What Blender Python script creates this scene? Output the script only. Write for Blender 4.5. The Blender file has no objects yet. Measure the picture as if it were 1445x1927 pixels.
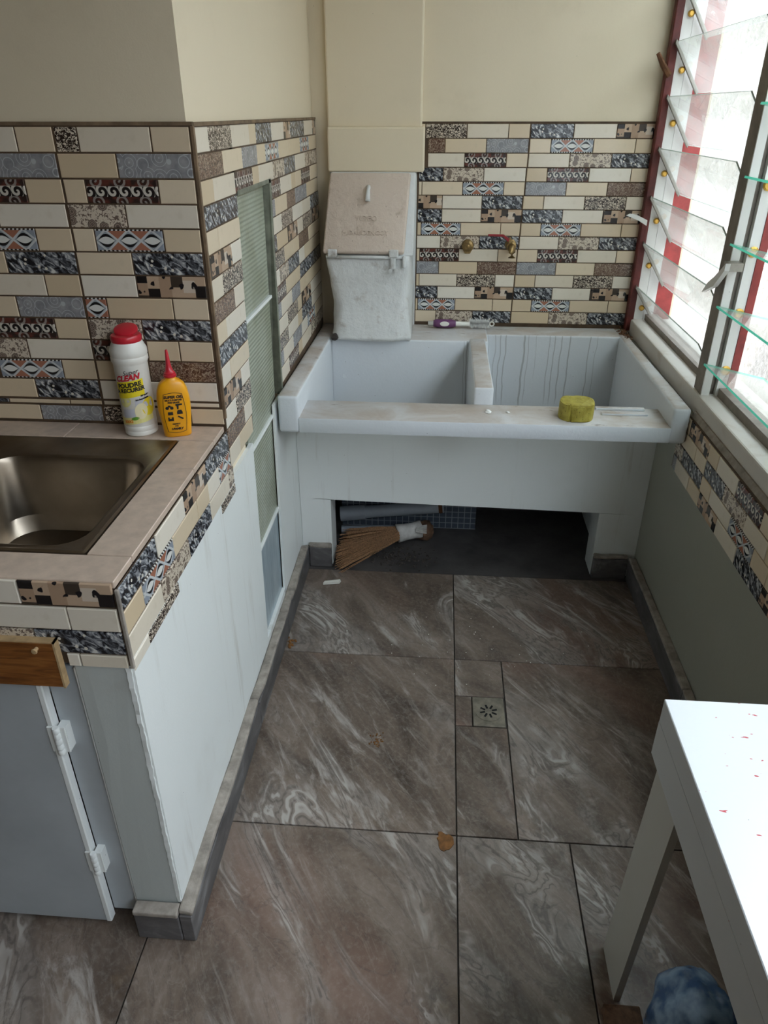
import bpy, bmesh, math, random
from mathutils import Matrix, Vector
random.seed(7)
SC = bpy.context.scene
COL = SC.collection

# ------------------------------------------------------------------ camera
CAM_H = 1.42
cam_d = bpy.data.cameras.new('camera'); cam = bpy.data.objects.new('camera', cam_d); COL.objects.link(cam)
cam_d.sensor_fit = 'VERTICAL'; cam_d.sensor_height = 36.0; cam_d.lens = 1366.0 / 1927.0 * 36.0
cam_d.clip_start = 0.02
RX = (0.9970, 0.0759, -0.0006)
FW = (-0.0672, 0.8731, -0.4828)
fw = Vector(FW).normalized(); rx = Vector(RX); rx = (rx - rx.dot(fw) * fw).normalized(); up = rx.cross(fw)
mw = Matrix((rx, up, -fw)).transposed().to_4x4(); mw.translation = (0, 0, CAM_H)
cam.matrix_world = mw
SC.camera = cam

# ------------------------------------------------------------------ world, sun, portals, exposure
w = bpy.data.worlds.new('daylight'); SC.world = w; w.use_nodes = True
bg = w.node_tree.nodes['Background']; bg.inputs[0].default_value = (0.80, 0.90, 1.0, 1); bg.inputs[1].default_value = 5.0
sun_d = bpy.data.lights.new('sun', 'SUN'); sun_d.energy = 9.0; sun_d.angle = math.radians(2.0); sun_d.color = (1.0, 0.93, 0.82)
sun = bpy.data.objects.new('sun', sun_d); COL.objects.link(sun)
sun.rotation_euler = Vector((0.30, 0.40, -0.86)).to_track_quat('-Z', 'Y').to_euler()
def portal(name, loc, direction, sx, sy):
    d = bpy.data.lights.new(name, 'AREA'); d.shape = 'RECTANGLE'; d.size = sx; d.size_y = sy; d.cycles.is_portal = True
    o = bpy.data.objects.new(name, d); COL.objects.link(o); o.location = loc
    o.rotation_euler = Vector(direction).to_track_quat('-Z', 'Y').to_euler(); return o
portal('portal_window', (0.875, 0.60, 1.45), (-1, 0, 0), 4.4, 1.42)
SC.view_settings.view_transform = 'Standard'; SC.view_settings.look = 'None'
SC.view_settings.exposure = 1.20; SC.view_settings.gamma = 1.0; SC.view_settings.use_curve_mapping = False
SC.cycles.use_denoising = True
SC.cycles.max_bounces = 6; SC.cycles.diffuse_bounces = 4; SC.cycles.glossy_bounces = 2; SC.cycles.use_adaptive_sampling = True; SC.cycles.adaptive_threshold = 0.045; SC.cycles.transparent_max_bounces = 12
SC.cycles.sample_clamp_indirect = 6.0

# ------------------------------------------------------------------ node helper
class G:
    def __init__(s, name, rough=0.6, spec=0.5):
        s.m = bpy.data.materials.new(name); s.m.use_nodes = True; s.t = s.m.node_tree
        s.b = s.t.nodes['Principled BSDF']; s.out = s.t.nodes['Material Output']
        s.b.inputs['Roughness'].default_value = rough; s.b.inputs['Specular IOR Level'].default_value = spec
    def node(s, kind, **props):
        n = s.t.nodes.new(kind)
        for k, v in props.items(): setattr(n, k, v)
        return n
    def put(s, sock, v):
        if hasattr(v, 'is_linked') or hasattr(v, 'links'): s.t.links.new(v, sock)
        else:
            if isinstance(v, (tuple, list)) and sock.type == 'RGBA' and len(v) == 3: v = tuple(v) + (1,)
            sock.default_value = v
    def f(s, op, a, b=0.0, c=0.0):
        n = s.node('ShaderNodeMath', operation=op); s.put(n.inputs[0], a); s.put(n.inputs[1], b); s.put(n.inputs[2], c); return n.outputs[0]
    def add(s, a, b): return s.f('ADD', a, b)
    def mul(s, a, b): return s.f('MULTIPLY', a, b)
    def lt(s, a, b): return s.f('LESS_THAN', a, b)
    def gt(s, a, b): return s.f('GREATER_THAN', a, b)
    def sstep(s, a, lo, hi):
        n = s.node('ShaderNodeMapRange', interpolation_type='SMOOTHSTEP'); s.put(n.inputs[0], a)
        n.inputs[1].default_value = lo; n.inputs[2].default_value = hi; return n.outputs[0]
    def mix(s, fac, a, b):
        n = s.node('ShaderNodeMix', data_type='RGBA'); s.put(n.inputs[0], fac); s.put(n.inputs[6], a); s.put(n.inputs[7], b); return n.outputs[2]
    def coord(s, which='Object'):
        return s.node('ShaderNodeTexCoord').outputs[which]
    def mapping(s, vec, loc=(0, 0, 0), rot=(0, 0, 0), scale=(1, 1, 1)):
        n = s.node('ShaderNodeMapping'); s.put(n.inputs[0], vec)
        n.inputs[1].default_value = loc; n.inputs[2].default_value = rot; n.inputs[3].default_value = scale; return n.outputs[0]
    def sep(s, vec):
        n = s.node('ShaderNodeSeparateXYZ'); s.put(n.inputs[0], vec); return n.outputs
    def noise(s, vec, scale, detail=2.0, rough=0.5, dist=0.0, out=0):
        n = s.node('ShaderNodeTexNoise'); s.put(n.inputs['Vector'], vec); n.inputs['Scale'].default_value = scale
        n.inputs['Detail'].default_value = detail; n.inputs['Roughness'].default_value = rough; n.inputs['Distortion'].default_value = dist
        return n.outputs[out]
    def voro(s, vec, scale, out='Distance', feature='F1', metric='EUCLIDEAN', rnd=1.0):
        n = s.node('ShaderNodeTexVoronoi', feature=feature, distance=metric) if feature not in ('DISTANCE_TO_EDGE',) else s.node('ShaderNodeTexVoronoi', feature=feature)
        s.put(n.inputs['Vector'], vec); n.inputs['Scale'].default_value = scale; n.inputs['Randomness'].default_value = rnd
        return n.outputs[out]
    def ramp(s, fac, stops, interp='LINEAR'):
        n = s.node('ShaderNodeValToRGB'); s.put(n.inputs[0], fac); cr = n.color_ramp; cr.interpolation = interp
        while len(cr.elements) < len(stops): cr.elements.new(0.5)
        for e, (p, c) in zip(cr.elements, stops): e.position = p; e.color = tuple(c) + (1,)
        return n.outputs[0]
    def rnd(s): return s.node('ShaderNodeObjectInfo').outputs['Random']
    def bump(s, h, strength=0.3, dist=0.002):
        n = s.node('ShaderNodeBump'); n.inputs['Strength'].default_value = strength; n.inputs['Distance'].default_value = dist
        s.put(n.inputs['Height'], h); s.t.links.new(n.outputs[0], s.b.inputs['Normal'])
    def base(s, c): s.put(s.b.inputs['Base Color'], c); return s
    def rough(s, r): s.put(s.b.inputs['Roughness'], r); return s

def plain(name, c, rough=0.6, metal=0.0, spec=0.5, var=0.0, vscale=8.0, bump=0.0, bscale=60.0):
    g = G(name, rough, spec); g.b.inputs['Metallic'].default_value = metal
    if var:
        n = g.noise(g.coord(), vscale, 5, 0.6)
        d = tuple(max(0, x * (1 - var)) for x in c); l = tuple(min(1, x * (1 + var * .5)) for x in c)
        g.base(g.ramp(n, [(0.3, d), (0.7, l)]))
    else: g.base(c)
    if bump: g.bump(g.noise(g.coord(), bscale, 4, 0.6), bump, 0.003)
    return g.m

# ------------------------------------------------------------------ brick tile materials (one print each)
def brick_mats():
    M = {}
    def start(name):
        g = G(name, 0.22, 0.5); co = g.coord(); x, y, z = g.sep(co)[:3]
        return g, co, g.mul(x, 1 / .045), g.mul(z, 1 / .045)
    for key, c0, c1 in (('c', (0.62, 0.49, 0.33), (0.74, 0.62, 0.46)), ('w', (0.71, 0.62, 0.49), (0.80, 0.74, 0.64))):
        g, co, u, v = start('cream_glazed_brick' if key == 'c' else 'ivory_glazed_brick')
        col = g.mix(g.rnd(), c0, c1)
        col = g.mix(g.mul(g.sstep(g.noise(co, 45, 6, 0.7), 0.5, 0.8), 0.35), col, (0.55, 0.47, 0.34))
        g.base(col); M[key] = g.m
    # grey lace
    g, co, u, v = start('grey_blue_lace_brick')
    d = g.voro(g.mapping(co, scale=(1, 0, 1)), 38, rnd=0.6)
    rings = g.sstep(g.f('SINE', g.mul(d, 26)), 0.75, 0.98)
    cl = g.noise(co, 60, 3)
    col = g.ramp(cl, [(0.3, (0.20, 0.20, 0.215)), (0.7, (0.34, 0.335, 0.34))])
    g.base(g.mix(g.mul(rings, 0.7), col, (0.52, 0.53, 0.55))); M['B'] = g.m
    # dark brown spiral waves
    g, co, u, v = start('brown_spiral_brick')
    def spiral(freq, off, vv, turns, sgn):
        px = g.mul(g.f('SUBTRACT', g.f('FRACT', g.add(g.mul(u, freq), off)), 0.5), 1 / freq)
        r = g.f('SQRT', g.add(g.mul(px, px), g.mul(vv, vv))); th = g.f('ARCTAN2', vv, px)
        s = g.f('SINE', g.add(g.mul(th, sgn), g.mul(r, turns)))
        return g.mul(g.sstep(s, -0.1, 0.35), g.lt(r, 0.30))
    mid = spiral(2.0, 0.25, v, 26, 1.0)
    av = g.f('SUBTRACT', g.f('ABSOLUTE', v), 0.40)
    side = g.mul(spiral(1.0, 0.6, av, 30, -1.0), 1.0)
    band = g.lt(g.f('ABSOLUTE', v), 0.2)
    bgc = g.mix(g.sstep(g.noise(co, 60, 1), 0.4, 0.6), (0.035, 0.020, 0.017), (0.12, 0.035, 0.025))
    col = g.mix(g.mul(side, 0.8), bgc, (0.33, 0.29, 0.26))
    midc = g.mix(mid, (0.016, 0.012, 0.012), (0.62, 0.57, 0.50))
    g.base(g.mix(band, col, midc)); M['S'] = g.m
    # diamonds
    g, co, u, v = start('diamond_border_brick')
    k = g.mul(u, 1.0); t = g.f('SUBTRACT', g.f('FRACT', g.add(k, 0.5)), 0.5); at = g.f('ABSOLUTE', t); avv = g.f('ABSOLUTE', v)
    dd = g.add(g.mul(at, 1 / .44), g.mul(avv, 1 / .37))
    q = g.f('SUBTRACT', 1.0, g.f('POWER', g.mul(at, 1 / .36), 2.0))
    white = g.lt(avv, g.mul(q, 0.15)); black = g.lt(avv, g.mul(q, 0.27))
    par = g.gt(g.f('SINE', g.mul(g.f('FLOOR', k), math.pi / 1.0)), 0.5)
    par = g.lt(g.f('ABSOLUTE', g.f('SUBTRACT', g.f('FRACT', g.mul(g.f('FLOOR', k), 0.5)), 0.5)), 0.25)
    inner = g.lt(g.f('ABSOLUTE', k), 1.0)
    tri = g.mix(inner, (0.27, 0.30, 0.345), (0.36, 0.15, 0.095))
    col = g.mix(g.lt(dd, 1.30), tri, (0.56, 0.57, 0.57))
    col = g.mix(g.lt(dd, 1.0), col, (0.30, 0.33, 0.36))
    col = g.mix(black, col, (0.012, 0.012, 0.014)); col = g.mix(white, col, (0.72, 0.71, 0.67))
    lace = g.mix(g.gt(g.f('SINE', g.mul(u, 34)), 0.1), (0.03, 0.025, 0.025), (0.62, 0.60, 0.57))
    g.base(g.mix(g.gt(avv, 0.385), col, lace)); M['D'] = g.m
    # dark petals
    g, co, u, v = start('dark_petal_brick')
    mp = g.mapping(g.mapping(co, rot=(0, -0.75, 0)), scale=(1.0, 1, 2.1))
    n = g.noise(mp, 56, 3.0, 0.55, 1.0)
    col = g.ramp(n, [(0.40, (0.012, 0.012, 0.015)), (0.48, (0.070, 0.074, 0.085)), (0.57, (0.30, 0.31, 0.33)), (0.67, (0.66, 0.65, 0.62))])
    dots = g.lt(g.voro(g.mapping(co, scale=(1, 0, 1)), 55, rnd=0.9), 0.16)
    g.base(g.mix(dots, col, (0.70, 0.66, 0.57))); M['P'] = g.m
    # collage
    g, co, u, v = start('black_beige_collage_brick')
    fl = g.node('ShaderNodeCombineXYZ'); g.put(fl.inputs[0], g.f('FLOOR', g.mul(u, 1.9))); g.put(fl.inputs[1], g.f('FLOOR', g.mul(g.add(v, g.mul(g.f('FLOOR', g.mul(u, 1.9)), 0.23)), 1.9)))
    wn = g.node('ShaderNodeTexWhiteNoise', noise_dimensions='2D'); g.t.links.new(fl.outputs[0], wn.inputs[0])
    cell = g.ramp(wn.outputs[0], [(0.0, (0.015, 0.012, 0.012)), (0.34, (0.40, 0.27, 0.18)), (0.55, (0.50, 0.36, 0.25)), (0.72, (0.055, 0.04, 0.03)), (0.86, (0.62, 0.52, 0.42))], 'CONSTANT')
    blob = g.sstep(g.noise(co, 70, 1, 0.4), 0.63, 0.66)
    g.base(g.mix(blob, cell, (0.012, 0.010, 0.012))); M['K'] = g.m
    # black scroll lace on cream
    g, co, u, v = start('black_scroll_brick')
    n = g.noise(co, 185, 2.0, 0.6, 1.6)
    col = g.mix(g.sstep(n, 0.50, 0.55), (0.035, 0.022, 0.018), (0.66, 0.57, 0.46)); g.base(col); M['L'] = g.m
    # grey brown flowers on cream
    g, co, u, v = start('brown_flower_brick')
    mp = g.mapping(co, scale=(1, 0, 1)); d = g.voro(mp, 36, rnd=0.75)
    leaf = g.sstep(g.noise(co, 170, 2, 0.6, 1.0), 0.52, 0.57)
    col = g.mix(leaf, (0.63, 0.54, 0.43), (0.17, 0.125, 0.10))
    pet = g.lt(d, g.add(0.26, g.mul(g.noise(co, 260, 1), 0.12)))
    col = g.mix(pet, col, g.mix(g.sstep(g.f('SINE', g.mul(d, 60)), -.3, .3), (0.12, 0.09, 0.075), (0.30, 0.23, 0.18))); g.base(col); M['F'] = g.m
    # rust damask
    g, co, u, v = start('rust_damask_brick')
    n = g.noise(co, 120, 3.0, 0.65, 2.2)
    col = g.ramp(n, [(0.40, (0.085, 0.042, 0.028)), (0.50, (0.17, 0.10, 0.07)), (0.58, (0.36, 0.28, 0.21))]); g.base(col); M['R'] = g.m
    return M
BM = brick_mats()

# ------------------------------------------------------------------ other materials
def wall_paint(name, c, dirt=0.25, dcol=(0.36, 0.28, 0.17), dscale=3.0, rough=0.5, streak=0.0):
    g = G(name, rough, 0.35); co = g.coord()
    n = g.noise(co, dscale, 6, 0.62, 0.4); n2 = g.noise(co, 260, 2, 0.6)
    col = g.mix(g.mul(g.sstep(n, 0.56, 0.85), dirt), c, dcol)
    col = g.mix(g.mul(g.sstep(g.noise(co, 1.3, 3), 0.35, 0.7), 0.12), col, tuple(x * .8 for x in c))
    if streak:
        st = g.sstep(g.noise(g.mapping(co, scale=(1, 1, .07)), 16, 5, 0.72), 0.54, 0.72); col = g.mix(g.mul(g.mul(st, g.sstep(g.noise(co, 4, 3), .40, .62)), streak), col, (0.40, 0.35, 0.27))
    specks = g.lt(g.voro(co, 22), 0.018); col = g.mix(g.mul(specks, 0.8), col, (0.06, 0.05, 0.04))
    g.base(col); g.bump(g.add(g.mul(g.noise(co, 14, 5, 0.6), 1.0), g.mul(n2, 0.15)), 0.25, 0.004); return g.m
M_UPPER = wall_paint('cream_wall_paint', (0.76, 0.66, 0.49), 0.22)
M_LOWER = wall_paint('pale_white_wall_paint', (0.80, 0.825, 0.81), 0.30, (0.45, 0.40, 0.30), 2.4, streak=0.42)
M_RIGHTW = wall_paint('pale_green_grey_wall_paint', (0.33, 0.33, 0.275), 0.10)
M_CEIL = wall_paint('white_ceiling_paint', (0.62, 0.60, 0.55), 0.05)
M_DIM = wall_paint('brown_wall_paint', (0.26, 0.21, 0.15), 0.1)
M_GROUT = plain('brown_dirty_grout', (0.095, 0.058, 0.032), 0.85, var=0.5, vscale=20)
M_TRIM = plain('brown_edge_grout', (0.20, 0.135, 0.08), 0.85, var=0.45, vscale=25)
M_GROUT_D = plain('dark_floor_grout', (0.045, 0.038, 0.032), 0.9, var=0.4, vscale=20)
def trough_mat():
    # local coordinates: the trough's origin stands at world (0.12, 2.3, 0)
    g = G('chipped_white_trough_paint', 0.5, 0.4); co = g.coord(); x, y, z = g.sep(co)[:3]
    gn = g.node('ShaderNodeNewGeometry'); nx, ny, nz = g.sep(gn.outputs['Normal'])[:3]
    up = g.sstep(nz, 0.6, 0.95)
    c = (0.68, 0.71, 0.745)
    grime = g.sstep(g.noise(g.mapping(co, scale=(1, 1.5, 1)), 6, 8, 0.62, 0.5), 0.30, 0.72)
    col = g.mix(g.mul(up, g.add(0.30, g.mul(grime, 0.5))), c, (0.37, 0.28, 0.205))
    spots = g.mul(g.sstep(g.noise(g.mapping(co, scale=(.4, 1, 1)), 30, 4, 0.7), 0.62, 0.70), up); col = g.mix(g.mul(spots, 0.6), col, (0.17, 0.12, 0.09))
    back = g.mul(g.lt(ny, -0.7), g.gt(y, 0.2))
    wob = g.mul(g.noise(co, 9, 2), 0.02); xx = g.add(x, wob)
    tot = None
    for x0, w, st, zb in ((-.03, .0012, .5, .42), (-.02, .0022, .75, .40), (.045, .0012, .5, .55), (.06, .0012, .4, .52), (.085, .0018, .6, .43), (.105, .0018, .8, .42), (.125, .002, .8, .41), (.19, .003, .85, .40), (.205, .0015, .6, .42), (.235, .0012, .5, .52), (.285, .0018, .7, .42), (.305, .0018, .8, .42), (.33, .002, .8, .42), (.36, .0022, .85, .42), (.43, .0018, .8, .43), (.455, .0012, .6, .44)):
        l = g.mul(g.mul(g.lt(g.f('ABSOLUTE', g.f('SUBTRACT', xx, x0 + .01)), w), st), g.sstep(z, zb, zb + .06)); tot = l if tot is None else g.f('MAXIMUM', tot, l)
    col = g.mix(g.mul(g.mul(tot, back), 0.62), col, (0.16, 0.15, 0.145))
    col = g.mix(g.mul(g.mul(back, g.sstep(x, 0.03, 0.10)), 0.22), col, (0.34, 0.32, 0.30))
    spk = g.lt(g.voro(co, 30), 0.03); col = g.mix(g.mul(spk, 0.85), col, (0.08, 0.06, 0.05))
    chips = g.sstep(g.noise(co, 9, 4, 0.6), 0.68, 0.70); col = g.mix(g.mul(chips, 0.5), col, (0.80, 0.83, 0.85))
    g.base(col); g.bump(g.add(g.noise(co, 18, 5, 0.6), g.mul(g.noise(co, 120, 2), .2)), 0.4, 0.005); return g.m
M_TROUGH = trough_mat()
def floor_mat():
    g = G('grey_brown_marbled_floor_tile', 0.32, 0.5); co = g.coord(); r = g.rnd()
    off = g.node('ShaderNodeCombineXYZ'); g.put(off.inputs[0], g.mul(r, 31.0)); g.put(off.inputs[1], g.mul(r, 17.0)); g.put(off.inputs[2], g.mul(r, 5.0))
    va = g.node('ShaderNodeVectorMath', operation='ADD'); g.t.links.new(co, va.inputs[0]); g.t.links.new(off.outputs[0], va.inputs[1])
    rot_ = g.mapping(va.outputs[0], rot=(0, 0, math.radians(56)))
    p = g.mapping(rot_, scale=(1.0, 2.3, 1.0))
    big = g.noise(p, 2.6, 7, 0.66, 1.4)
    col = g.ramp(big, [(0.28, (0.040, 0.027, 0.020)), (0.42, (0.102, 0.074, 0.056)), (0.54, (0.158, 0.118, 0.091)), (0.66, (0.22, 0.172, 0.138)), (0.8, (0.31, 0.262, 0.22))])
    red = g.sstep(g.noise(p, 1.5, 3, 0.5), 0.48, 0.66); col = g.mix(g.mul(red, 0.38), col, (0.20, 0.10, 0.070))
    warp = g.noise(p, 1.9, 4, 0.55, 1.6)
    mask = g.sstep(g.noise(p, 1.9, 5, 0.62, 1.0), 0.50, 0.60)
    lines = g.sstep(g.f('SINE', g.mul(warp, 95)), 0.1, 0.9)
    col = g.mix(g.mul(mask, 0.35), col, (0.33, 0.295, 0.265))
    patch_ = g.sstep(g.noise(p, 5.0, 3, 0.6), 0.42, 0.62); col = g.mix(g.mul(g.mul(lines, mask), g.mul(patch_, 0.62)), col, (0.50, 0.465, 0.425))
    dl = g.sstep(g.f('SINE', g.add(g.mul(warp, 95), 3.1)), 0.6, 1.0); col = g.mix(g.mul(g.mul(dl, mask), 0.7), col, (0.09, 0.072, 0.062))
    crack = g.sstep(g.f('ABSOLUTE', g.f('SUBTRACT', g.noise(p, 3.4, 6, 0.62, 1.6), 0.5)), 0.016, 0.0)
    col = g.mix(g.mul(crack, 0.35), col, (0.060, 0.045, 0.038))
    wl_ = g.sstep(g.f('ABSOLUTE', g.f('SUBTRACT', g.noise(p, 2.3, 7, 0.6, 2.2), 0.53)), 0.010, 0.0); ps = g.mapping(rot_, scale=(1.0, 4.2, 1.0)); smear = g.sstep(g.noise(ps, 4.5, 9, 0.68, 1.3), 0.50, 0.70); m3 = g.sstep(g.noise(p, 1.4, 3, 0.5, 0.6), 0.42, 0.62)
    col = g.mix(g.mul(g.mul(smear, m3), 0.78), col, (0.43, 0.39, 0.355)); col = g.mix(g.mul(wl_, 0.10), col, (0.55, 0.50, 0.45))
    fine = g.noise(co, 90, 4, 0.7); col = g.mix(g.mul(g.sstep(fine, 0.45, 0.75), 0.22), col, (0.36, 0.33, 0.30))
    dust = g.sstep(g.noise(co, 5, 6, 0.7), 0.60, 0.78); col = g.mix(g.mul(dust, 0.4), col, (0.20, 0.13, 0.07))
    g.base(col); g.rough(g.add(0.24, g.mul(g.noise(co, 6, 5, 0.7), 0.32))); g.bump(g.noise(p, 9, 6, 0.65, 0.6), 0.18, 0.003); return g.m
M_FLOOR = floor_mat()
M_BASE = None
def base_tile_mat():
    g = G('grey_marbled_skirting_tile', 0.45, 0.4); co = g.coord()
    p = g.mapping(co, rot=(0.3, 0.2, 0.4), scale=(1, 1, 2)); n = g.noise(p, 6, 6, 0.65, 1.0)
    g.base(g.ramp(n, [(0.3, (0.055, 0.052, 0.053)), (0.55, (0.125, 0.118, 0.118)), (0.75, (0.27, 0.265, 0.265))])); return g.m
M_BASE = base_tile_mat()
M_CEMENT = plain('rough_grey_cement_edge', (0.33, 0.29, 0.25), 0.9, var=0.45, vscale=30, bump=0.5, bscale=40)
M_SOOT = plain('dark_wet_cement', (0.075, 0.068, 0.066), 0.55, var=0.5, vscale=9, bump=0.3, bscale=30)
M_SILL = wall_paint('grubby_white_sill_paint', (0.62, 0.58, 0.53), 0.7, (0.36, 0.25, 0.15), 7.0)
M_WOODW = wall_paint('white_gloss_wood_paint', (0.76, 0.75, 0.72), 0.12, rough=0.35)
M_FRAMEGREY = plain('weathered_grey_frame', (0.23, 0.195, 0.165), 0.7, var=0.3, vscale=20)
M_RED = plain('old_red_paint', (0.30, 0.035, 0.030), 0.5, var=0.35, vscale=25, bump=0.3, bscale=40)
M_REDBR = plain('dark_rusty_red_paint', (0.13, 0.022, 0.018), 0.55, var=0.6, vscale=18, bump=0.5, bscale=45)
M_RUST = plain('rusty_iron', (0.16, 0.07, 0.03), 0.75, metal=0.4, var=0.5, vscale=40)
M_BRASS = plain('tarnished_brass', (0.30, 0.20, 0.085), 0.42, metal=0.85, var=0.5, vscale=60)
M_BRASSY = plain('yellow_brass_pivot', (0.70, 0.42, 0.09), 0.35, metal=0.7)
M_ALU = plain('dull_aluminium_clip', (0.36, 0.34, 0.30), 0.45, metal=0.7, var=0.2, vscale=40)
M_STEEL = None
def steel():
    g = G('brushed_stainless_steel', 0.26, 0.5); g.b.inputs['Metallic'].default_value = 1.0; co = g.coord()
    g.base(g.mix(g.sstep(g.noise(co, 6, 5, 0.6), 0.35, 0.7), (0.25, 0.205, 0.155), (0.34, 0.29, 0.235)))  # brown base colour stands in for the brown room reflected in the steel
    g.rough(g.add(0.24, g.mul(g.noise(co, 7, 4), 0.16))); return g.m
M_STEEL = steel()
def glass_mat(name, tint, haze, hazecol, rough=0.02):
    g = G(name); t = g.t; t.nodes.remove(g.b)
    tr = g.node('ShaderNodeBsdfTransparent'); tr.inputs[0].default_value = tint + (1,)
    gl = g.node('ShaderNodeBsdfGlossy'); gl.inputs['Roughness'].default_value = rough; gl.inputs[0].default_value = (1, 1, 1, 1)
    df = g.node('ShaderNodeBsdfDiffuse'); df.inputs[0].default_value = hazecol + (1,)
    tl = g.node('ShaderNodeBsdfTranslucent'); tl.inputs[0].default_value = hazecol + (1,)
    lw = g.node('ShaderNodeLayerWeight'); lw.inputs[0].default_value = 0.5; frv = g.add(0.02, g.mul(g.f('POWER', lw.outputs['Facing'], 5.0), 0.45))
    m0 = g.node('ShaderNodeMixShader'); m0.inputs[0].default_value = 0.5; t.links.new(df.outputs[0], m0.inputs[1]); t.links.new(tl.outputs[0], m0.inputs[2])
    m1 = g.node('ShaderNodeMixShader')
    dirt = g.add(haze, g.mul(g.sstep(g.noise(g.coord(), 9, 5, 0.65), 0.45, 0.75), haze * 0.9)); g.put(m1.inputs[0], dirt)
    t.links.new(tr.outputs[0], m1.inputs[1]); t.links.new(m0.outputs[0], m1.inputs[2])
    m2 = g.node('ShaderNodeMixShader'); g.put(m2.inputs[0], frv); t.links.new(m1.outputs[0], m2.inputs[1]); t.links.new(gl.outputs[0], m2.inputs[2])
    t.links.new(m2.outputs[0], g.out.inputs[0]); return g.m
M_GLASS = glass_mat('dusty_louvre_glass', (0.96, 0.98, 0.97), 0.22, (0.80, 0.78, 0.74))
def edge_glass():
    g = G('green_glass_edge', 0.15, 0.6); t = g.t
    g.base((0.10, 0.50, 0.40)); tl = g.node('ShaderNodeBsdfTranslucent'); tl.inputs[0].default_value = (0.16, 0.85, 0.62, 1)
    m = g.node('ShaderNodeMixShader'); m.inputs[0].default_value = 0.6; t.links.new(g.b.outputs[0], m.inputs[1]); t.links.new(tl.outputs[0], m.inputs[2]); t.links.new(m.outputs[0], g.out.inputs[0]); return g.m
M_GEDGE = edge_glass()
M_PEDGE = plain('pale_glass_edge', (0.42, 0.50, 0.44), 0.3)
def ribbed():
    g = G('greenish_ribbed_obscure_glass', 0.18, 0.6); co = g.coord(); x, y, z = g.sep(co)[:3]
    g.base(g.mix(g.sstep(g.noise(co, 6, 4), .35, .65), (0.34, 0.36, 0.27), (0.43, 0.46, 0.37)))
    h = g.add(g.f('SINE', g.mul(z, 620)), g.mul(g.f('SINE', g.mul(y, 900)), 0.6)); g.bump(h, 0.5, 0.0015); return g.m
M_RIB = ribbed()
M_CTOP = plain('beige_pink_worktop_tile', (0.56, 0.44, 0.35), 0.35, var=0.18, vscale=40)
M_CABG = plain('grey_blue_cabinet_paint', (0.42, 0.45, 0.47), 0.45, var=0.12, vscale=6)
M_POST = wall_paint('grey_post_plaster', (0.50, 0.53, 0.51), 0.25, (0.25, 0.2, 0.15), 9.0)
def wood():
    g = G('varnished_orange_wood', 0.3, 0.5); co = g.coord(); p = g.mapping(co, scale=(2.0, 20, 20))
    n = g.noise(p, 6, 5, 0.6, 1.2); g.base(g.ramp(n, [(0.3, (0.10, 0.030, 0.006)), (0.55, (0.24, 0.085, 0.018)), (0.75, (0.33, 0.14, 0.035))])); return g.m
M_WOOD = wood()
M_WOODEDGE = plain('raw_wood_edge', (0.48, 0.33, 0.17), 0.7, var=0.3, vscale=50)
def chute_mat(name, c):
    g = G(name, 0.5, 0.4); co = g.coord()
    col = g.mix(g.mul(g.sstep(g.noise(co, 13, 5, 0.65), 0.56, 0.76), 0.65), c, (0.25, 0.17, 0.11))
    col = g.mix(g.lt(g.voro(co, 28), 0.035), col, (0.09, 0.06, 0.05)); g.base(col)
    g.bump(g.add(g.noise(co, 24, 5, 0.65), g.mul(g.noise(co, 8, 3), 1.6)), 0.6, 0.010); return g.m
M_CHUTE = chute_mat('lumpy_pale_grey_chute_paint', (0.66, 0.67, 0.66))
M_LID = chute_mat('stained_pinkish_lid_paint', (0.60, 0.50, 0.42))

def stucco():
    g = G('white_rough_stucco', 0.9, 0.2); co = g.coord(); n = g.noise(co, 28, 6, 0.7)
    g.base(g.ramp(n, [(0.35, (0.11, 0.10, 0.088)), (0.65, (0.21, 0.195, 0.178))])); g.bump(n, 0.9, 0.03); return g.m
M_STUCCO = stucco() 
M_GROUND = plain('pale_outdoor_concrete', (0.45, 0.40, 0.34), 0.9, var=0.3, vscale=3)
M_WHITEPL = plain('white_plastic', (0.78, 0.76, 0.70), 0.35)
M_REDPL = plain('red_plastic', (0.55, 0.02, 0.035), 0.3)
M_YELLOW = plain('yellow_label_print', (0.85, 0.68, 0.02), 0.4)
M_PALEYEL = plain('pale_lemon_label_print', (0.80, 0.74, 0.30), 0.4)
M_LABELG = plain('pale_grey_label_print', (0.55, 0.55, 0.60), 0.4)
M_LEMON = plain('lemon_slice_print', (0.84, 0.76, 0.48), 0.4)
M_LEAF = plain('green_leaf_print', (0.12, 0.30, 0.03), 0.4)
M_BLACK = plain('black_print', (0.012, 0.011, 0.012), 0.5)
M_ORANGE = plain('orange_yellow_plastic', (0.86, 0.38, 0.008), 0.32)
M_ORANGEPR = plain('orange_print', (0.75, 0.25, 0.02), 0.4)
M_PURPLE = plain('purple_rubber_grip', (0.14, 0.045, 0.13), 0.5)
M_DKRED = plain('dark_red_lever_coating', (0.26, 0.012, 0.018), 0.4)
M_BRISTLE = plain('white_nylon_bristle', (0.76, 0.76, 0.74), 0.6)
def soap_mat():
    g = G('olive_yellow_soap', 0.6, 0.35); co = g.coord()
    c = g.ramp(g.noise(co, 40, 5, 0.6), [(0.3, (0.26, 0.21, 0.025)), (0.7, (0.47, 0.40, 0.075))])
    pits = g.sstep(g.voro(g.mapping(co, scale=(1, 1, .6)), 120), 0.22, 0.12); g.base(g.mix(g.mul(pits, 0.7), c, (0.10, 0.08, 0.012)))
    g.bump(g.noise(co, 90, 4, 0.7), 0.5, 0.004); return g.m
M_SOAP = soap_mat()
M_STRAW = plain('brown_broom_straw', (0.40, 0.22, 0.11), 0.7, var=0.75, vscale=220)
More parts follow.
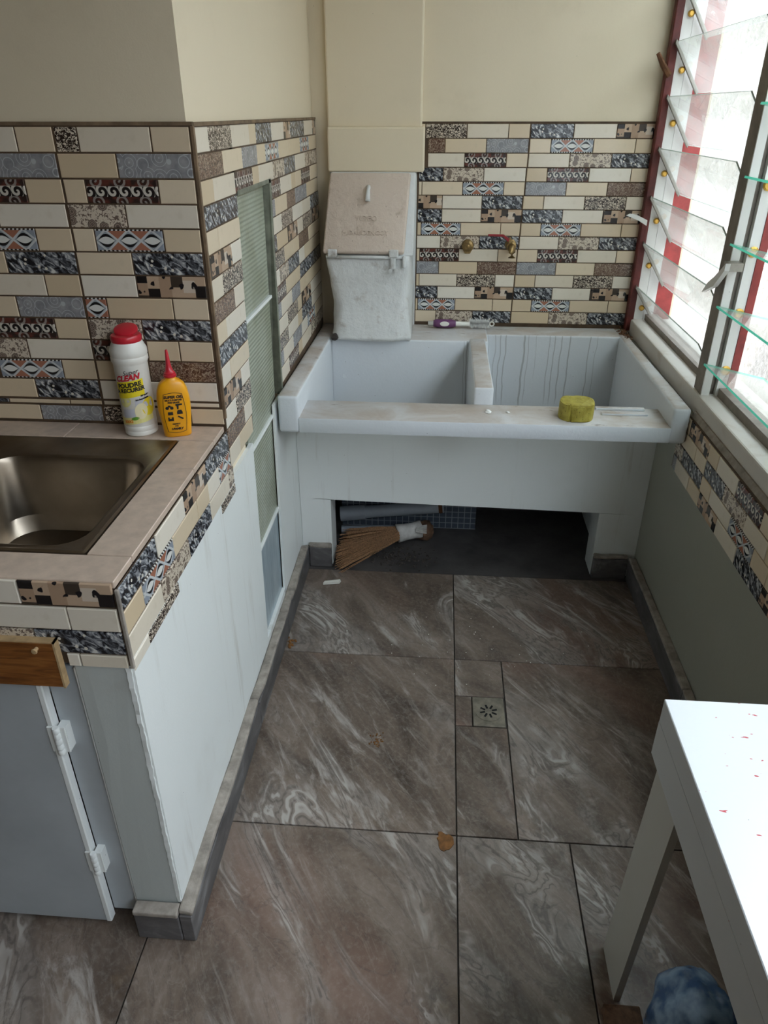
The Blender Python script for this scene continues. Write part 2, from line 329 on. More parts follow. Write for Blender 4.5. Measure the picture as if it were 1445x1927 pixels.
M_CLOTH = plain('white_binding_cloth', (0.62, 0.60, 0.57), 0.8, var=0.25, vscale=40)
M_COIR = plain('dark_broom_end', (0.15, 0.08, 0.045), 0.9, var=0.6, vscale=80)
M_PVC = plain('grey_pvc_pipe', (0.30, 0.33, 0.37), 0.4, var=0.2, vscale=12)
def mosaic():
    g = G('small_blue_grey_mosaic', 0.4, 0.4); co = g.coord(); x, y, z = g.sep(co)[:3]
    gx = g.lt(g.f('FRACT', g.mul(x, 42)), 0.12); gz = g.lt(g.f('FRACT', g.mul(z, 42)), 0.12)
    g.base(g.mix(g.f('MAXIMUM', gx, gz), (0.06, 0.075, 0.10), (0.26, 0.29, 0.32))); return g.m
M_MOSAIC = mosaic()
def table_mat():
    g = G('white_table_gloss_paint', 0.35, 0.5); co = g.coord()
    c = (0.62, 0.64, 0.65)
    fl = g.mul(g.sstep(g.noise(g.mapping(co, scale=(1.0, 2.2, 1)), 24, 3, 0.7), 0.668, 0.678), g.gt(g.sep(g.node('ShaderNodeNewGeometry').outputs['Normal'])[2], 0.9))
    col = g.mix(fl, c, (0.42, 0.03, 0.04))
    dk = g.lt(g.voro(co, 34), 0.03); g.base(g.mix(g.mul(dk, .8), col, (0.10, 0.08, 0.07))); g.bump(g.noise(co, 80, 4), 0.15, 0.002); return g.m
M_TABLE = table_mat()
M_TABLEL = wall_paint('off_white_table_leg_paint', (0.58, 0.57, 0.52), 0.1)
def bag_mat():
    g = G('thin_blue_plastic', 0.25, 0.5); g.base(g.mix(g.sstep(g.noise(g.coord(), 22, 4), .4, .65), (0.05, 0.12, 0.27), (0.30, 0.44, 0.62))); return g.m
M_BAG = bag_mat()
M_DRAIN = plain('tarnished_drain_metal', (0.26, 0.23, 0.18), 0.45, metal=0.5, var=0.45, vscale=35)
M_HOLE = plain('black_drain_hole', (0.006, 0.006, 0.006), 0.9)
M_DIRT = plain('dark_grit', (0.05, 0.04, 0.035), 0.9, var=0.5, vscale=60)
M_SPLAT = plain('dried_orange_brown_splat', (0.20, 0.085, 0.02), 0.8, var=0.5, vscale=60)
M_CHIP = plain('off_white_chip', (0.62, 0.60, 0.53), 0.7)

# ------------------------------------------------------------------ mesh helpers
def mesh(name, verts, faces, mat=None, smooth=False):
    me = bpy.data.meshes.new(name); me.from_pydata(verts, [], faces); me.update()
    if mat: me.materials.append(mat)
    if smooth: me.polygons.foreach_set('use_smooth', [True] * len(me.polygons))
    return me
def link(name, me, parent=None):
    o = bpy.data.objects.new(name, me); COL.objects.link(o)
    if parent: o.parent = parent
    return o
def origin(o):
    v = Vector((0, 0, 0))
    while o is not None: v += o.location; o = o.parent
    return v
class B:
    """collects shapes in world metres, then links them as one mesh"""
    def __init__(s): s.bm = bmesh.new()
    def box(s, x0, x1, y0, y1, z0, z1, bev=0.0, seg=2):
        vs = [s.bm.verts.new(p) for p in ((x0, y0, z0), (x1, y0, z0), (x1, y1, z0), (x0, y1, z0), (x0, y0, z1), (x1, y0, z1), (x1, y1, z1), (x0, y1, z1))]
        fs = [s.bm.faces.new([vs[i] for i in q]) for q in ((3, 2, 1, 0), (4, 5, 6, 7), (0, 1, 5, 4), (1, 2, 6, 5), (2, 3, 7, 6), (3, 0, 4, 7))]
        if bev: bmesh.ops.bevel(s.bm, geom=list({e for f in fs for e in f.edges}), offset=bev, segments=seg, affect='EDGES', profile=0.5)
        return s
    def hexa(s, pts, bev=0.0, seg=2):
        vs = [s.bm.verts.new(p) for p in pts]
        fs = [s.bm.faces.new([vs[i] for i in q]) for q in ((3, 2, 1, 0), (4, 5, 6, 7), (0, 1, 5, 4), (1, 2, 6, 5), (2, 3, 7, 6), (3, 0, 4, 7))]
        if bev: bmesh.ops.bevel(s.bm, geom=list({e for f in fs for e in f.edges}), offset=bev, segments=seg, affect='EDGES', profile=0.5)
        return s
    def loft(s, rings, cap=True, closed=True, cap0=True):
        rs = [[s.bm.verts.new(p) for p in r] for r in rings]
        for a, b in zip(rs, rs[1:]):
            n = len(a)
            for i in range(n if closed else n - 1):
                j = (i + 1) % n; s.bm.faces.new((a[i], a[j], b[j], b[i]))
        if cap and closed:
            if cap0: s.bm.faces.new(list(reversed(rs[0])))
            s.bm.faces.new(rs[-1])
        return s
    def lathe(s, c, prof, n=24, axis='Z', sq=(1, 1)):
        rings = []
        for r, h in prof:
            ring = []
            for i in range(n):
                a = 2 * math.pi * i / n; p, q = r * math.cos(a) * sq[0], r * math.sin(a) * sq[1]
                ring.append({'Z': (c[0] + p, c[1] + q, c[2] + h), 'Y': (c[0] + p, c[1] - h, c[2] + q), 'X': (c[0] + h, c[1] + p, c[2] + q)}[axis])
            rings.append(ring)
        return s.loft(rings)
    def tube(s, pts, r, n=8):
        pts = [Vector(p) for p in pts]; rings = []
        rr = r if isinstance(r, (list, tuple)) else [r] * len(pts)
        ref = Vector((0, 0, 1))
        for i, p in enumerate(pts):
            d = (pts[min(i + 1, len(pts) - 1)] - pts[max(i - 1, 0)]).normalized()
            a = d.cross(ref); a = a.normalized() if a.length > 1e-3 else Vector((1, 0, 0)); b = d.cross(a).normalized()
            rings.append([p + (a * math.cos(2 * math.pi * k / n) + b * math.sin(2 * math.pi * k / n)) * rr[i] for k in range(n)])
        return s.loft(rings)
    def poly(s, pts, depth):
        """extrude polygon points along vector depth"""
        d = Vector(depth); a = [s.bm.verts.new(Vector(p)) for p in pts]; b = [s.bm.verts.new(Vector(p) + d) for p in pts]; n = len(a)
        s.bm.faces.new(a); s.bm.faces.new(list(reversed(b)))
        for i in range(n): s.bm.faces.new((a[i], b[i], b[(i + 1) % n], a[(i + 1) % n]))
        return s
    def jitter(s, amt, sc=20.0):
        from mathutils import noise
        for v in s.bm.verts: v.co += noise.noise_vector(v.co * sc) * amt
        return s
    def sub(s, n=1):
        bmesh.ops.subdivide_edges(s.bm, edges=s.bm.edges[:], cuts=n, use_grid_fill=True); return s
    def done(s, name, mat, parent=None, smooth=False, at=None, label=None, auto=None):
        bm = s.bm; bmesh.ops.recalc_face_normals(bm, faces=bm.faces[:])
        o0 = Vector(at) if at is not None else (origin(parent) if parent else Vector((0, 0, 0)))
        if at is not None or parent: bmesh.ops.translate(bm, verts=bm.verts[:], vec=-o0)
        me = bpy.data.meshes.new(name); bm.to_mesh(me); bm.free()
        me.materials.append(mat)
        if smooth or auto:
            me.polygons.foreach_set('use_smooth', [True] * len(me.polygons))
            if auto: me.set_sharp_from_angle(angle=math.radians(auto))
        o = link(name, me, parent)
        if at is not None: o.location = o0 - (origin(parent) if parent else Vector((0, 0, 0)))
        if label: o['label'] = label
        return o
def tag(o, label, cat, group=None):
    o['label'] = label; o['category'] = cat
    if group: o['group'] = group
    return o
def struct(o, label=None):
    o['kind'] = 'structure'
    if label: o['label'] = label
    return o
def thing(name, loc, label, cat, group=None):
    o = bpy.data.objects.new(name, None); COL.objects.link(o); o.location = loc; o.empty_display_size = 0.05
    bpy.context.view_layer.update(); return tag(o, label, cat, group)

_bricks = {}
def brick_mesh(L, h, t, mat):
    k = (round(L, 3), round(h, 3), t, mat.name)
    if k not in _bricks:
        a, c, e = L / 2, h / 2, 0.0012
        v = [(-a, 0, -c), (a, 0, -c), (a, 0, c), (-a, 0, c)]
        v += [(x, -t + e, z) for x, y, z in v] + [(-a + e, -t, -c + e), (a - e, -t, -c + e), (a - e, -t, c - e), (-a + e, -t, c - e)]
        fc = [(8, 9, 10, 11)]
        for i in range(4):
            j = (i + 1) % 4; fc += [(i, j, j + 4, i + 4), (i + 4, j + 4, j + 8, i + 8)]
        _bricks[k] = mesh('brick', v, fc, mat)
    return _bricks[k]
def bricks(parent, plane, face, rows, h, t=0.004, gap=0.0024):
    """plane 'Y': bricks face -Y at y=face, u = x. 'X+': face +X at x=face, u = y. 'X-': face -X."""
    o0 = origin(parent)
    for zc, items in rows:
        for it in items:
            ty, a, b = it[:3]; hh = it[3] if len(it) > 3 else h
            if b - a < 0.006: continue
            o = link('brick', brick_mesh(b - a - gap, hh - gap * 1.2, t, BM[ty]), parent); m = (a + b) / 2
            j = random.uniform(-.0004, .0004)
            if plane == 'Y': o.location = (m, face + t + j, zc)
            elif plane == 'X+': o.location = (face - t + j, m, zc); o.rotation_euler = (0, 0, math.pi / 2)
            else: o.location = (face + t + j, m, zc); o.rotation_euler = (0, 0, -math.pi / 2)
            o.location = o.location - o0

# ================================================================== STRUCTURE
# floor ------------------------------------------------------------
XL, XR, YB = -0.455, 0.695, 2.80
fl = struct(B().box(-2.6, 0.95, -1.9, 2.95, -0.06, -0.004).done('floor', M_GROUT_D))
def ftile(x0, x1, y0, y1, name='floor_tile'):
    g = 0.0016
    b = B().box(x0 + g, x1 - g, y0 + g, y1 - g, -0.010, 0.0, 0.0008, 1)
    return b.done(name, M_FLOOR, fl, at=((x0 + x1) / 2, (y0 + y1) / 2, 0))
YJ = [-1.9, -1.32, -0.72, -0.12, 0.483, 1.083, 1.684, 2.135]
for y0, y1 in zip(YJ, YJ[1:]):
    if y0 >= 0.483: ftile(-0.455 if y0 > 1 else -0.53, 0.079, y0, y1)
    else:
        ftile(-0.53, 0.079, y0, y1)
    if y0 < 0.5:
        for x0, x1 in ((-2.6, -1.74), (-1.74, -1.13), (-1.13, -0.53)): ftile(x0, x1, y0, y1 if y0 < .4 else 1.083)
    if abs(y0 - 1.684) < .01: ftile(0.079, 0.695, y0, y1)
    elif abs(y0 - 1.083) < .01: ftile(0.079, 0.216, 1.530, y1); ftile(0.079, 0.125, 1.418, 1.530); ftile(0.079, 0.216, y0, 1.418); ftile(0.216, 0.695, y0, y1)
    elif abs(y0 - 0.483) < .01: ftile(0.079, 0.328, y0, y1); ftile(0.328, 0.695, y0, y1)
    else: ftile(0.079, 0.695, y0, y1)
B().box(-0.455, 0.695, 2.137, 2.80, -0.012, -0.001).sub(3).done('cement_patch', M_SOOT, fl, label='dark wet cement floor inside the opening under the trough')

# ceiling and far walls ---------------------------------------------
struct(B().box(-2.7, 0.95, -1.95, 2.95, 2.6, 2.7).done('ceiling', M_CEIL))
struct(B().box(-2.75, -2.6, -1.95, 2.95, 0, 2.6).done('wall_far_left', M_DIM))
struct(B().box(-2.6, 0.85, -1.9, -1.8, 0, 2.6).done('wall_front', M_DIM))

# back wall -----------------------------------------------------------
wb = struct(B().box(-0.56, 0.86, 2.806, 2.95, 0, 2.6).done('wall_back', M_UPPER, label='cream back wall above the trough with a mosaic of brick tiles'))
B().box(-0.098, 0.716, 2.8012, 2.8065, 0.700, 1.391).done('grout_bed', M_GROUT, wb)
hb = 0.0448
back = [
 [('c',-.085,-.072),('L',-.071,.068),('w',.069,.209),('c',.209,.281),('P',.283,.427),('w',.427,.569),('K',.569,.712)],
 [('R',-.062,-.004),('c',-.004,.137),('B',.137,.280),('c',.283,.355),('D',.355,.497),('c',.497,.637),('c',.637,.712)],
 [('w',-.062,.065),('S',.065,.208),('c',.208,.281),('w',.283,.423),('F',.423,.564),('P',.564,.712)],
 [('P',-.092,-.007),('F',-.007,.134),('w',.134,.279),('c',.281,.352),('S',.352,.494),('w',.494,.636),('c',.636,.712)],
 [('c',-.092,-.080),('c',-.080,.063),('D',.063,.206),('c',.206,.279),('B',.281,.422),('c',.422,.563),('R',.563,.712)],
 [('K',-.093,-.007),('w',-.007,.133),('P',.133,.275),('c',.277,.349),('w',.349,.491),('L',.491,.633),('w',.633,.712)],
 [('P',-.094,-.007),('w',-.007,.133),('K',.133,.276),('P',.278,.419),('w',.419,.560),('K',.560,.712)],
 [('c',-.094,-.080),('D',-.080,.062),('c',.062,.205),('c',.205,.275),('c',.277,.348),('D',.348,.489),('c',.489,.631),('c',.631,.712)],
 [('w',-.095,-.009),('F',-.009,.132),('P',.132,.274),('w',.276,.416),('F',.416,.559),('P',.559,.712)],
 [('c',-.095,-.083),('S',-.083,.060),('w',.060,.202),('c',.202,.271),('c',.273,.345),('S',.345,.488),('w',.488,.627),('c',.627,.712)],
 [('B',-.095,-.012),('c',-.012,.130),('R',.130,.271),('B',.273,.416),('c',.416,.556),('R',.556,.712)],
 [('c',-.095,-.083),('w',-.083,.057),('L',.057,.198),('w',.198,.269),('c',.271,.345),('w',.345,.485),('L',.485,.626),('w',.626,.712)],
 [('P',-.096,-.014),('w',-.014,.126),('K',.126,.268),('P',.270,.412),('w',.412,.552),('K',.552,.712)],
 [('c',-.096,-.087),('D',-.087,.054),('c',.054,.195),('c',.195,.267),('c',.269,.340),('D',.340,.481),('c',.481,.623),('c',.623,.712)],
 [('c',-.096,-.017),('F',-.017,.122),('P',.122,.266),('c',.268,.409),('F',.409,.552),('P',.552,.712)]]
bricks(wb, 'Y', 2.799, [(1.3625 - hb * i, r) for i, r in enumerate(back)], hb)
# pilaster of the refuse shaft on the back wall
B().box(-0.405, -0.084, 2.775, 2.81, 1.372, 2.6, 0.006, 2).done('shaft_pilaster', M_UPPER, wb)
B().box(-0.405, -0.073, 2.752, 2.81, 1.238, 1.376, 0.006, 2).done('shaft_pilaster_base', M_UPPER, wb)
B().box(-0.405, -0.098, 2.79, 2.81, 0.70, 1.24).done('shaft_plaster', M_CHUTE, wb)

# left wall: pier with tiled front and side faces ---------------------
wl = struct(B().box(-2.6, -0.462, 1.431, 1.56, 0, 2.6)
            .box(-0.56, -0.462, 1.56, 1.60, 0, 2.6).box(-0.56, -0.462, 2.02, 2.82, 0, 2.6)
            .box(-0.56, -0.462, 1.60, 2.02, 1.27, 2.6).box(-0.56, -0.462, 1.60, 2.02, 0, 0.10)
            .box(-0.56, -0.50, 1.60, 2.02, 0.10, 1.27)
            .done('wall_left', M_UPPER, label='cream kitchen wall corner clad in patterned brick tiles'))
# lower painted plaster under the tiles of the side face
B().hexa([(-0.462, 0.834, 0.0), (-0.4555, 0.834, 0.0), (-0.4555, 1.605, 0.0), (-0.462, 1.605, 0.0), (-0.462, 0.834, 0.70), (-0.4520, 0.834, 0.70), (-0.4520, 1.632, 0.70), (-0.462, 1.632, 0.70)]).done('lower_plaster', M_LOWER, wl)
B().hexa([(-0.462, 1.852, 0.0), (-0.4555, 1.852, 0.0), (-0.4555, 2.30, 0.0), (-0.462, 2.30, 0.0), (-0.462, 1.90, 0.70), (-0.4555, 1.90, 0.70), (-0.4555, 2.30, 0.70), (-0.462, 2.30, 0.70)]).done('lower_plaster', M_LOWER, wl)
B().hexa([(-0.5, 1.60, 0.0), (-0.4555, 1.60, 0.0), (-0.4555, 1.86, 0.0), (-0.5, 1.86, 0.0), (-0.5, 1.60, .106), (-0.4555, 1.60, .106), (-0.4555, 1.865, .106), (-0.5, 1.865, .106)]).done('lower_plaster', M_LOWER, wl)
# grout beds
B().box(-2.6, -0.4505, 1.426, 1.4325, 0.826, 1.400).done('grout_bed', M_GROUT, wl)
B().hexa([(-0.4625, 1.43, .728), (-0.4515, 1.43, .728), (-0.4515, 1.645, .728), (-0.4625, 1.645, .728), (-0.4625, 1.43, 1.397), (-0.4515, 1.43, 1.397), (-0.4515, 1.692, 1.397), (-0.4625, 1.692, 1.397)])\
   .hexa([(-0.4625, 1.99, .70), (-0.4515, 1.99, .70), (-0.4515, 2.80, .70), (-0.4625, 2.80, .70), (-0.4625, 2.02, 1.397), (-0.4515, 2.02, 1.397), (-0.4515, 2.80, 1.397), (-0.4625, 2.80, 1.397)])\
   .box(-0.4625, -0.4515, 1.66, 2.04, 1.268, 1.397).done('grout_bed', M_GROUT, wl)
hf = 0.0430
front = [
 [('w',-.92,-.779),('c',-.779,-.708),('L',-.706,-.663),('w',-.663,-.528),('c',-.528,-.456)],
 [('c',-.92,-.852),('B',-.852,-.711),('c',-.709,-.598),('B',-.598,-.457)],
 [('S',-.918,-.781),('c',-.781,-.709),('c',-.707,-.665),('S',-.665,-.527),('c',-.527,-.456)],
 [('c',-.92,-.849),('w',-.849,-.711),('F',-.708,-.596),('w',-.596,-.457)],
 [('D',-.920,-.781),('c',-.781,-.709),('c',-.707,-.664),('D',-.664,-.530),('c',-.530,-.457)],
 [('c',-.931,-.853),('P',-.853,-.711),('c',-.709,-.598),('P',-.598,-.458)],
 [('w',-.920,-.783),('c',-.783,-.711),('w',-.709,-.597),('K',-.597,-.458)],
 [('c',-.924,-.852),('B',-.852,-.713),('D',-.710,-.665),('c',-.665,-.530),('c',-.530,-.458)],
 [('S',-.920,-.782),('c',-.782,-.713),('F',-.711,-.600),('P',-.600,-.458)],
 [('F',-.990,-.851),('w',-.851,-.714),('S',-.712,-.597),('c',-.597,-.529),('c',-.529,-.459)],
 [('D',-.924,-.786),('c',-.786,-.714),('c',-.712,-.599),('R',-.599,-.459)],
 [('c',-.996,-.854),('P',-.854,-.715),('w',-.712,-.606),('w',-.606,-.459)]]
rowsF = [(1.3765 - hf * i, r) for i, r in enumerate(front)]
rowsF += [(0.8745, [('P',-1.05,-.922,.011),('c',-.922,-.786,.011),('c',-.786,-.715,.011),('w',-.712,-.459,.011)]),
          (0.8490, [('c',-.998,-.856,.036),('B',-.856,-.718,.036),('L',-.715,-.674,.036),('c',-.674,-.524,.036),('c',-.524,-.452,.036)])]
bricks(wl, 'Y', 1.4245, rowsF, hf)
hs = 0.0447
sideT = ['w L w c P w K P w K', 'R c B c D c c D c', 'c w S c w F P w F', 'P | S w c c S c', 'c c | B c R B c', 'K w | w L w w P',
         'w L | P c K w L K', 'R w | L c c R c', 'c w | w F P w c', 'P | S c c P P', 'w c | B w B c c', 'K w | w L c K w', 'w L | L w c P w', 'R w | B w B w D c', '| w S c w F']
sideY = [[1.432,1.519,1.686,1.84,1.909,2.081,2.24,2.337,2.566,2.726,2.797],[1.432,1.603,1.763,1.905,1.996,2.16,2.315,2.482,2.645,2.797],
 [1.434,1.517,1.682,1.842,1.906,2.072,2.223,2.387,2.557,2.797],[1.433,1.687,2.035,2.153,2.31,2.377,2.477,2.64,2.797],[1.433,1.518,1.688,2.033,2.066,2.229,2.358,2.561,2.797],
 [1.434,1.603,1.685,2.030,2.139,2.302,2.469,2.622,2.797],[1.434,1.516,1.680,2.028,2.063,2.214,2.369,2.463,2.643,2.797],[1.432,1.592,1.675,2.024,2.151,2.304,2.383,2.56,2.797],
 [1.432,1.509,1.672,2.020,2.065,2.197,2.368,2.466,2.797],[1.432,1.672,2.017,2.145,2.301,2.373,2.565,2.797],[1.432,1.507,1.669,2.014,2.063,2.224,2.36,2.468,2.797],
 [1.432,1.582,1.662,2.011,2.141,2.308,2.376,2.556,2.797],[1.434,1.523,1.656,2.008,2.139,2.295,2.37,2.56,2.797],[1.434,1.58,1.648,2.004,2.05,2.204,2.349,2.461,2.619,2.797],[1.640,2.000,2.122,2.281,2.345,2.516,2.797]]
rowsS = []
for i, (t, ys) in enumerate(zip(sideT, sideY)):
    z = 1.375 - hs * i; items = []
    for k, ty in enumerate(t.split()):
        if ty != '|': items.append((ty, ys[k], ys[k + 1]))
    rowsS.append((z, items))
rowsS.append((1.375 - hs * 14, [('w', 1.434, 1.52), ('c', 1.52, 1.64)]))
bricks(wl, 'X+', -0.450, rowsS, hs)
B().box(-0.4545, -0.4475, 1.4245, 1.4325, 0.845, 1.398, 0.001, 1).done('corner_trim', M_TRIM, wl)
B().box(-0.4625, -0.4495, 1.428, 2.80, 1.3975, 1.404).box(-2.6, -0.4495, 1.425, 1.4325, 1.399, 1.405).done('top_grout_line', M_TRIM, wl)

# glazed slit in the left wall ------------------------------------------
w3 = struct(bpy.data.objects.new('window_3', None), 'tall narrow slit of greenish ribbed glass in the tiled side wall'); COL.objects.link(w3)
def streak_pane():
    g = G('streaked_blue_grey_glass', 0.3, 0.5); co = g.coord(); st = g.noise(g.mapping(co, scale=(1, 1, .12)), 60, 4, .6)
    g.base(g.ramp(st, [(.35, (0.27, 0.345, 0.39)), (.65, (0.40, 0.47, 0.51))])); g.bump(st, .3, .002); return g.m  # bottom pane only: blue-grey tone in vertical streaks
M_STREAKPANE = streak_pane()
def ppane(y0b, y1b, y0t, y1t, z0, z1, x=-0.466, mat=None):
    B().hexa([(x - .006, y0b, z0), (x, y0b, z0), (x, y1b, z0), (x - .006, y1b, z0), (x - .006, y0t, z1), (x, y0t, z1), (x, y1t, z1), (x - .006, y1t, z1)]).done('pane', mat or M_RIB, w3)
ppane(1.662, 1.985, 1.690, 2.005, 0.985, 1.262)
ppane(1.638, 1.96, 1.661, 1.985, 0.672, 0.974)
ppane(1.615, 1.885, 1.637, 1.905, 0.386, 0.662)
ppane(1.598, 1.862, 1.614, 1.884, 0.105, 0.376, mat=M_STREAKPANE)
zb = B()
for z, y0, y1 in ((0.979, 1.66, 1.99), (0.667, 1.636, 1.95), (0.381, 1.613, 1.89)): zb.box(-0.470, -0.459, y0, y1, z - .004, z + .004, .001, 1)
zb.done('glazing_bar', M_LOWER, w3)
M_GFR = plain('green_grey_slit_frame', (0.20, 0.21, 0.16), 0.6, var=0.4, vscale=30)
B().hexa([(-0.475, 1.995, .70), (-0.449, 1.985, .70), (-0.449, 2.000, .70), (-0.475, 2.010, .70), (-0.475, 2.005, 1.268), (-0.449, 2.008, 1.268), (-0.449, 2.032, 1.268), (-0.475, 2.032, 1.268)])\
   .box(-0.475, -0.449, 1.690, 2.03, 1.260, 1.270).done('slit_frame', M_GFR, w3)

# right wall and window sill -------------------------------------------
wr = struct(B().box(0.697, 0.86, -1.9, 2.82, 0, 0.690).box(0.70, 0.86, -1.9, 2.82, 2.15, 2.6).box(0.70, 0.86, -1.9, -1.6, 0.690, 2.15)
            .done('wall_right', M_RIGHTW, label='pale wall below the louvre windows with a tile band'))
B().box(0.707, 0.87, -1.6, 2.80, 0.688, 0.745, 0.005, 2).done('window_sill', M_SILL, wr)
B().hexa([(0.693, -0.4, .684), (0.715, -0.4, .684), (0.715, 1.93, .684), (0.693, 1.93, .684), (0.703, -0.4, .704), (0.715, -0.4, .704), (0.715, 1.93, .704), (0.703, 1.93, .704)]).done('sill_fillet', M_CEMENT, wr)
B().box(0.6925, 0.6975, 0.2, 1.99, 0.512, 0.690).done('grout_bed', M_GROUT, wr)
hr = 0.0445
right = [
 (0.6655, [('K',1.737,1.898),('c',1.898,1.94),('c',1.667,1.737),('w',1.535,1.667),('S',1.385,1.535),('c',1.26,1.385),('P',1.12,1.26),('w',.98,1.12),('D',.84,.98)]),
 (0.6210, [('c',1.820,1.94),('c',1.740,1.820),('P',1.598,1.740),('F',1.454,1.598),('w',1.330,1.454),('c',1.26,1.33),('B',1.12,1.26),('c',.98,1.12),('S',.84,.98)]),
 (0.5765, [('F',1.913,1.983),('P',1.744,1.913),('c',1.671,1.744),('w',1.528,1.671),('D',1.384,1.528),('c',1.300,1.384),('c',1.16,1.30),('F',1.02,1.16),('w',.88,1.02)]),
 (0.5320, [('B',1.95,1.98),('w',1.828,1.95),('c',1.735,1.828),('K',1.597,1.735),('w',1.460,1.597),('P',1.307,1.460),('K',1.16,1.307),('w',1.02,1.16),('P',.88,1.02)])]
bricks(wr, 'X-', 0.6895, right, hr)

# skirting --------------------------------------------------------------
def skirt(name, pieces, label):
    o = struct(bpy.data.objects.new(name, None), label); COL.objects.link(o)
    for (x0, x1, y0, y1, top) in pieces:
        B().box(x0, x1, y0, y1, 0.0005, 0.078, 0.002, 1).done('skirting_tile', M_BASE, o)
        B().box(x0 - (0 if not top else 0), x1, y0, y1, 0.078, 0.090, 0.004, 2).sub(5).jitter(0.005, 22).done('cement_cap', M_CEMENT, o)
    return o
skirt('baseboard_left', [(-0.4555, -0.430, 0.807, 1.38, 1), (-0.4555, -0.430, 1.382, 1.76, 1), (-0.4555, -0.430, 1.762, 2.148, 1)], 'grey marbled skirting tiles along the white side wall')
B().box(-0.545, -0.4565, 0.806, 0.829, 0.0005, 0.074, 0.002, 1).done('skirting_tile', M_BASE, bpy.data.objects['baseboard_left'])
B().box(-0.545, -0.4565, 0.803, 0.829, 0.074, 0.086, 0.003, 2).done('cement_cap', M_CEMENT, bpy.data.objects['baseboard_left'])
skirt('baseboard_right', [(0.672, 0.6965, 0.30, 0.9, 1), (0.672, 0.6965, 0.902, 1.5, 1), (0.672, 0.6965, 1.502, 2.148, 1)], 'grey marbled skirting tiles under the window wall')
skirt('baseboard_back', [(-0.4295, -0.352, 2.149, 2.169, 1), (0.556, 0.6715, 2.149, 2.169, 1)], 'short skirting tiles either side of the opening under the trough')

# louvre windows ---------------------------------------------------------
def blade(parent, y0, y1, xi, zi, xo, zo, t=0.005, edge=None):
    d = Vector((xo - xi, 0, zo - zi)).normalized(); n = Vector((-d.z, 0, d.x)) * t
    pts = [(xi, y0, zi), (xo, y0, zo), (xo, y1, zo), (xi, y1, zi)]
    v = [Vector(p) for p in pts] + [Vector(p) + n for p in pts]
    f = [(0, 3, 2, 1), (4, 5, 6, 7), (0, 1, 5, 4), (1, 2, 6, 5), (2, 3, 7, 6), (3, 0, 4, 7)]
    me = mesh('louvre_blade', v, f, M_GLASS); me.materials.append(edge or M_GEDGE)
    for i in (2, 3, 4, 5): me.polygons[i].material_index = 1
    o = link('louvre_blade', me, parent); return o
def win(name, label):
    o = struct(bpy.data.objects.new(name, None), label); COL.objects.link(o); return o
W1 = win('window_1', 'far louvre window of tilted dusty glass blades beside the red post')
W2 = win('window_2', 'near louvre window with almost level glass blades and green edges')
ZT = 2.15
# window_1: corner post, channel, outer red frame
B().box(0.690, 0.716, 2.765, 2.797, 0.703, ZT, 0.003, 1).sub(2).jitter(.002, 14).done('corner_post', M_REDBR, W1, label='rusty dark red corner post')
B().box(0.716, 0.748, 2.768, 2.797, 0.745, ZT).box(0.750, 0.785, 2.772, 2.797, 0.745, ZT).done('side_channel', M_WOODW, W1)
B().box(0.786, 0.845, 2.778, 2.800, 0.745, ZT).done('outer_frame', M_RED, W1)
B().box(0.7135, 0.735, 1.945, 2.005, 0.745, ZT, 0.002, 1).done('mullion', M_FRAMEGREY, W1, label='grey brown mullion between the two louvre windows')
B().box(0.7355, 0.750, 1.955, 2.005, 0.745, ZT).done('mullion_channel', M_FRAMEGREY, W1)
B().box(0.7505, 0.775, 1.938, 2.003, 0.745, ZT).done('mullion_channel', M_WOODW, W1)
B().box(0.7755, 0.795, 1.935, 2.003, 0.745, ZT).done('outer_frame', M_RED, W1)
B().box(0.7140, 0.7350, 1.9395, 1.9445, 0.745, ZT).done('mullion_face', M_WOODW, W1)
B().box(0.755, 0.80, 2.005, 2.765, 0.745, 0.765).done('bottom_rail', M_FRAMEGREY, W1)
for k in range(9):
    z = 0.863 + 0.1495 * k
    if z > 2.1: break
    blade(W1, 2.020, 2.755, 0.705, z, 0.795, z - 0.140, .004, M_PEDGE)
    c = B().hexa([(0.702, 2.748, z - .004), (0.794, 2.748, z - .146), (0.794, 2.762, z - .146), (0.702, 2.762, z - .004), (0.704, 2.748, z + .007), (0.798, 2.748, z - .134), (0.798, 2.762, z - .134), (0.704, 2.762, z + .007)])
    c.done('blade_clip', M_ALU, W1)
    B().lathe((0.738, 2.766, z - 0.075), [(0.010, 0), (0.010, 0.006), (0.006, 0.009)], 12, 'Y').done('pivot', M_BRASSY, W1)
# window_2
B().box(0.755, 0.80, 1.20, 1.934, 0.745, 0.768).done('bottom_rail', M_FRAMEGREY, W2)
B().box(0.7135, 0.79, 1.14, 1.19, 0.745, ZT).done('mullion', M_WOODW, W2)
for k in range(9):
    z = 0.832 + 0.1505 * k
    if z > 2.1: break
    blade(W2, 1.21, 1.966 if False else 1.930, 0.700, z, 0.862, z - 0.036)
    B().box(0.700, 0.86, 1.931, 1.9345, z - .004, z + .003).done('blade_clip', M_ALU, W2) if False else None
    B().lathe((0.762, 1.9375, z - 0.016), [(0.013, 0), (0.013, 0.003), (0.009, 0.005)], 12, 'Y').done('pivot', M_BRASSY, W2)
for y in (.36, -.44, -1.24): B().box(0.7135, 0.79, y, y + .05, 0.745, ZT).done('mullion', M_WOODW, W2)
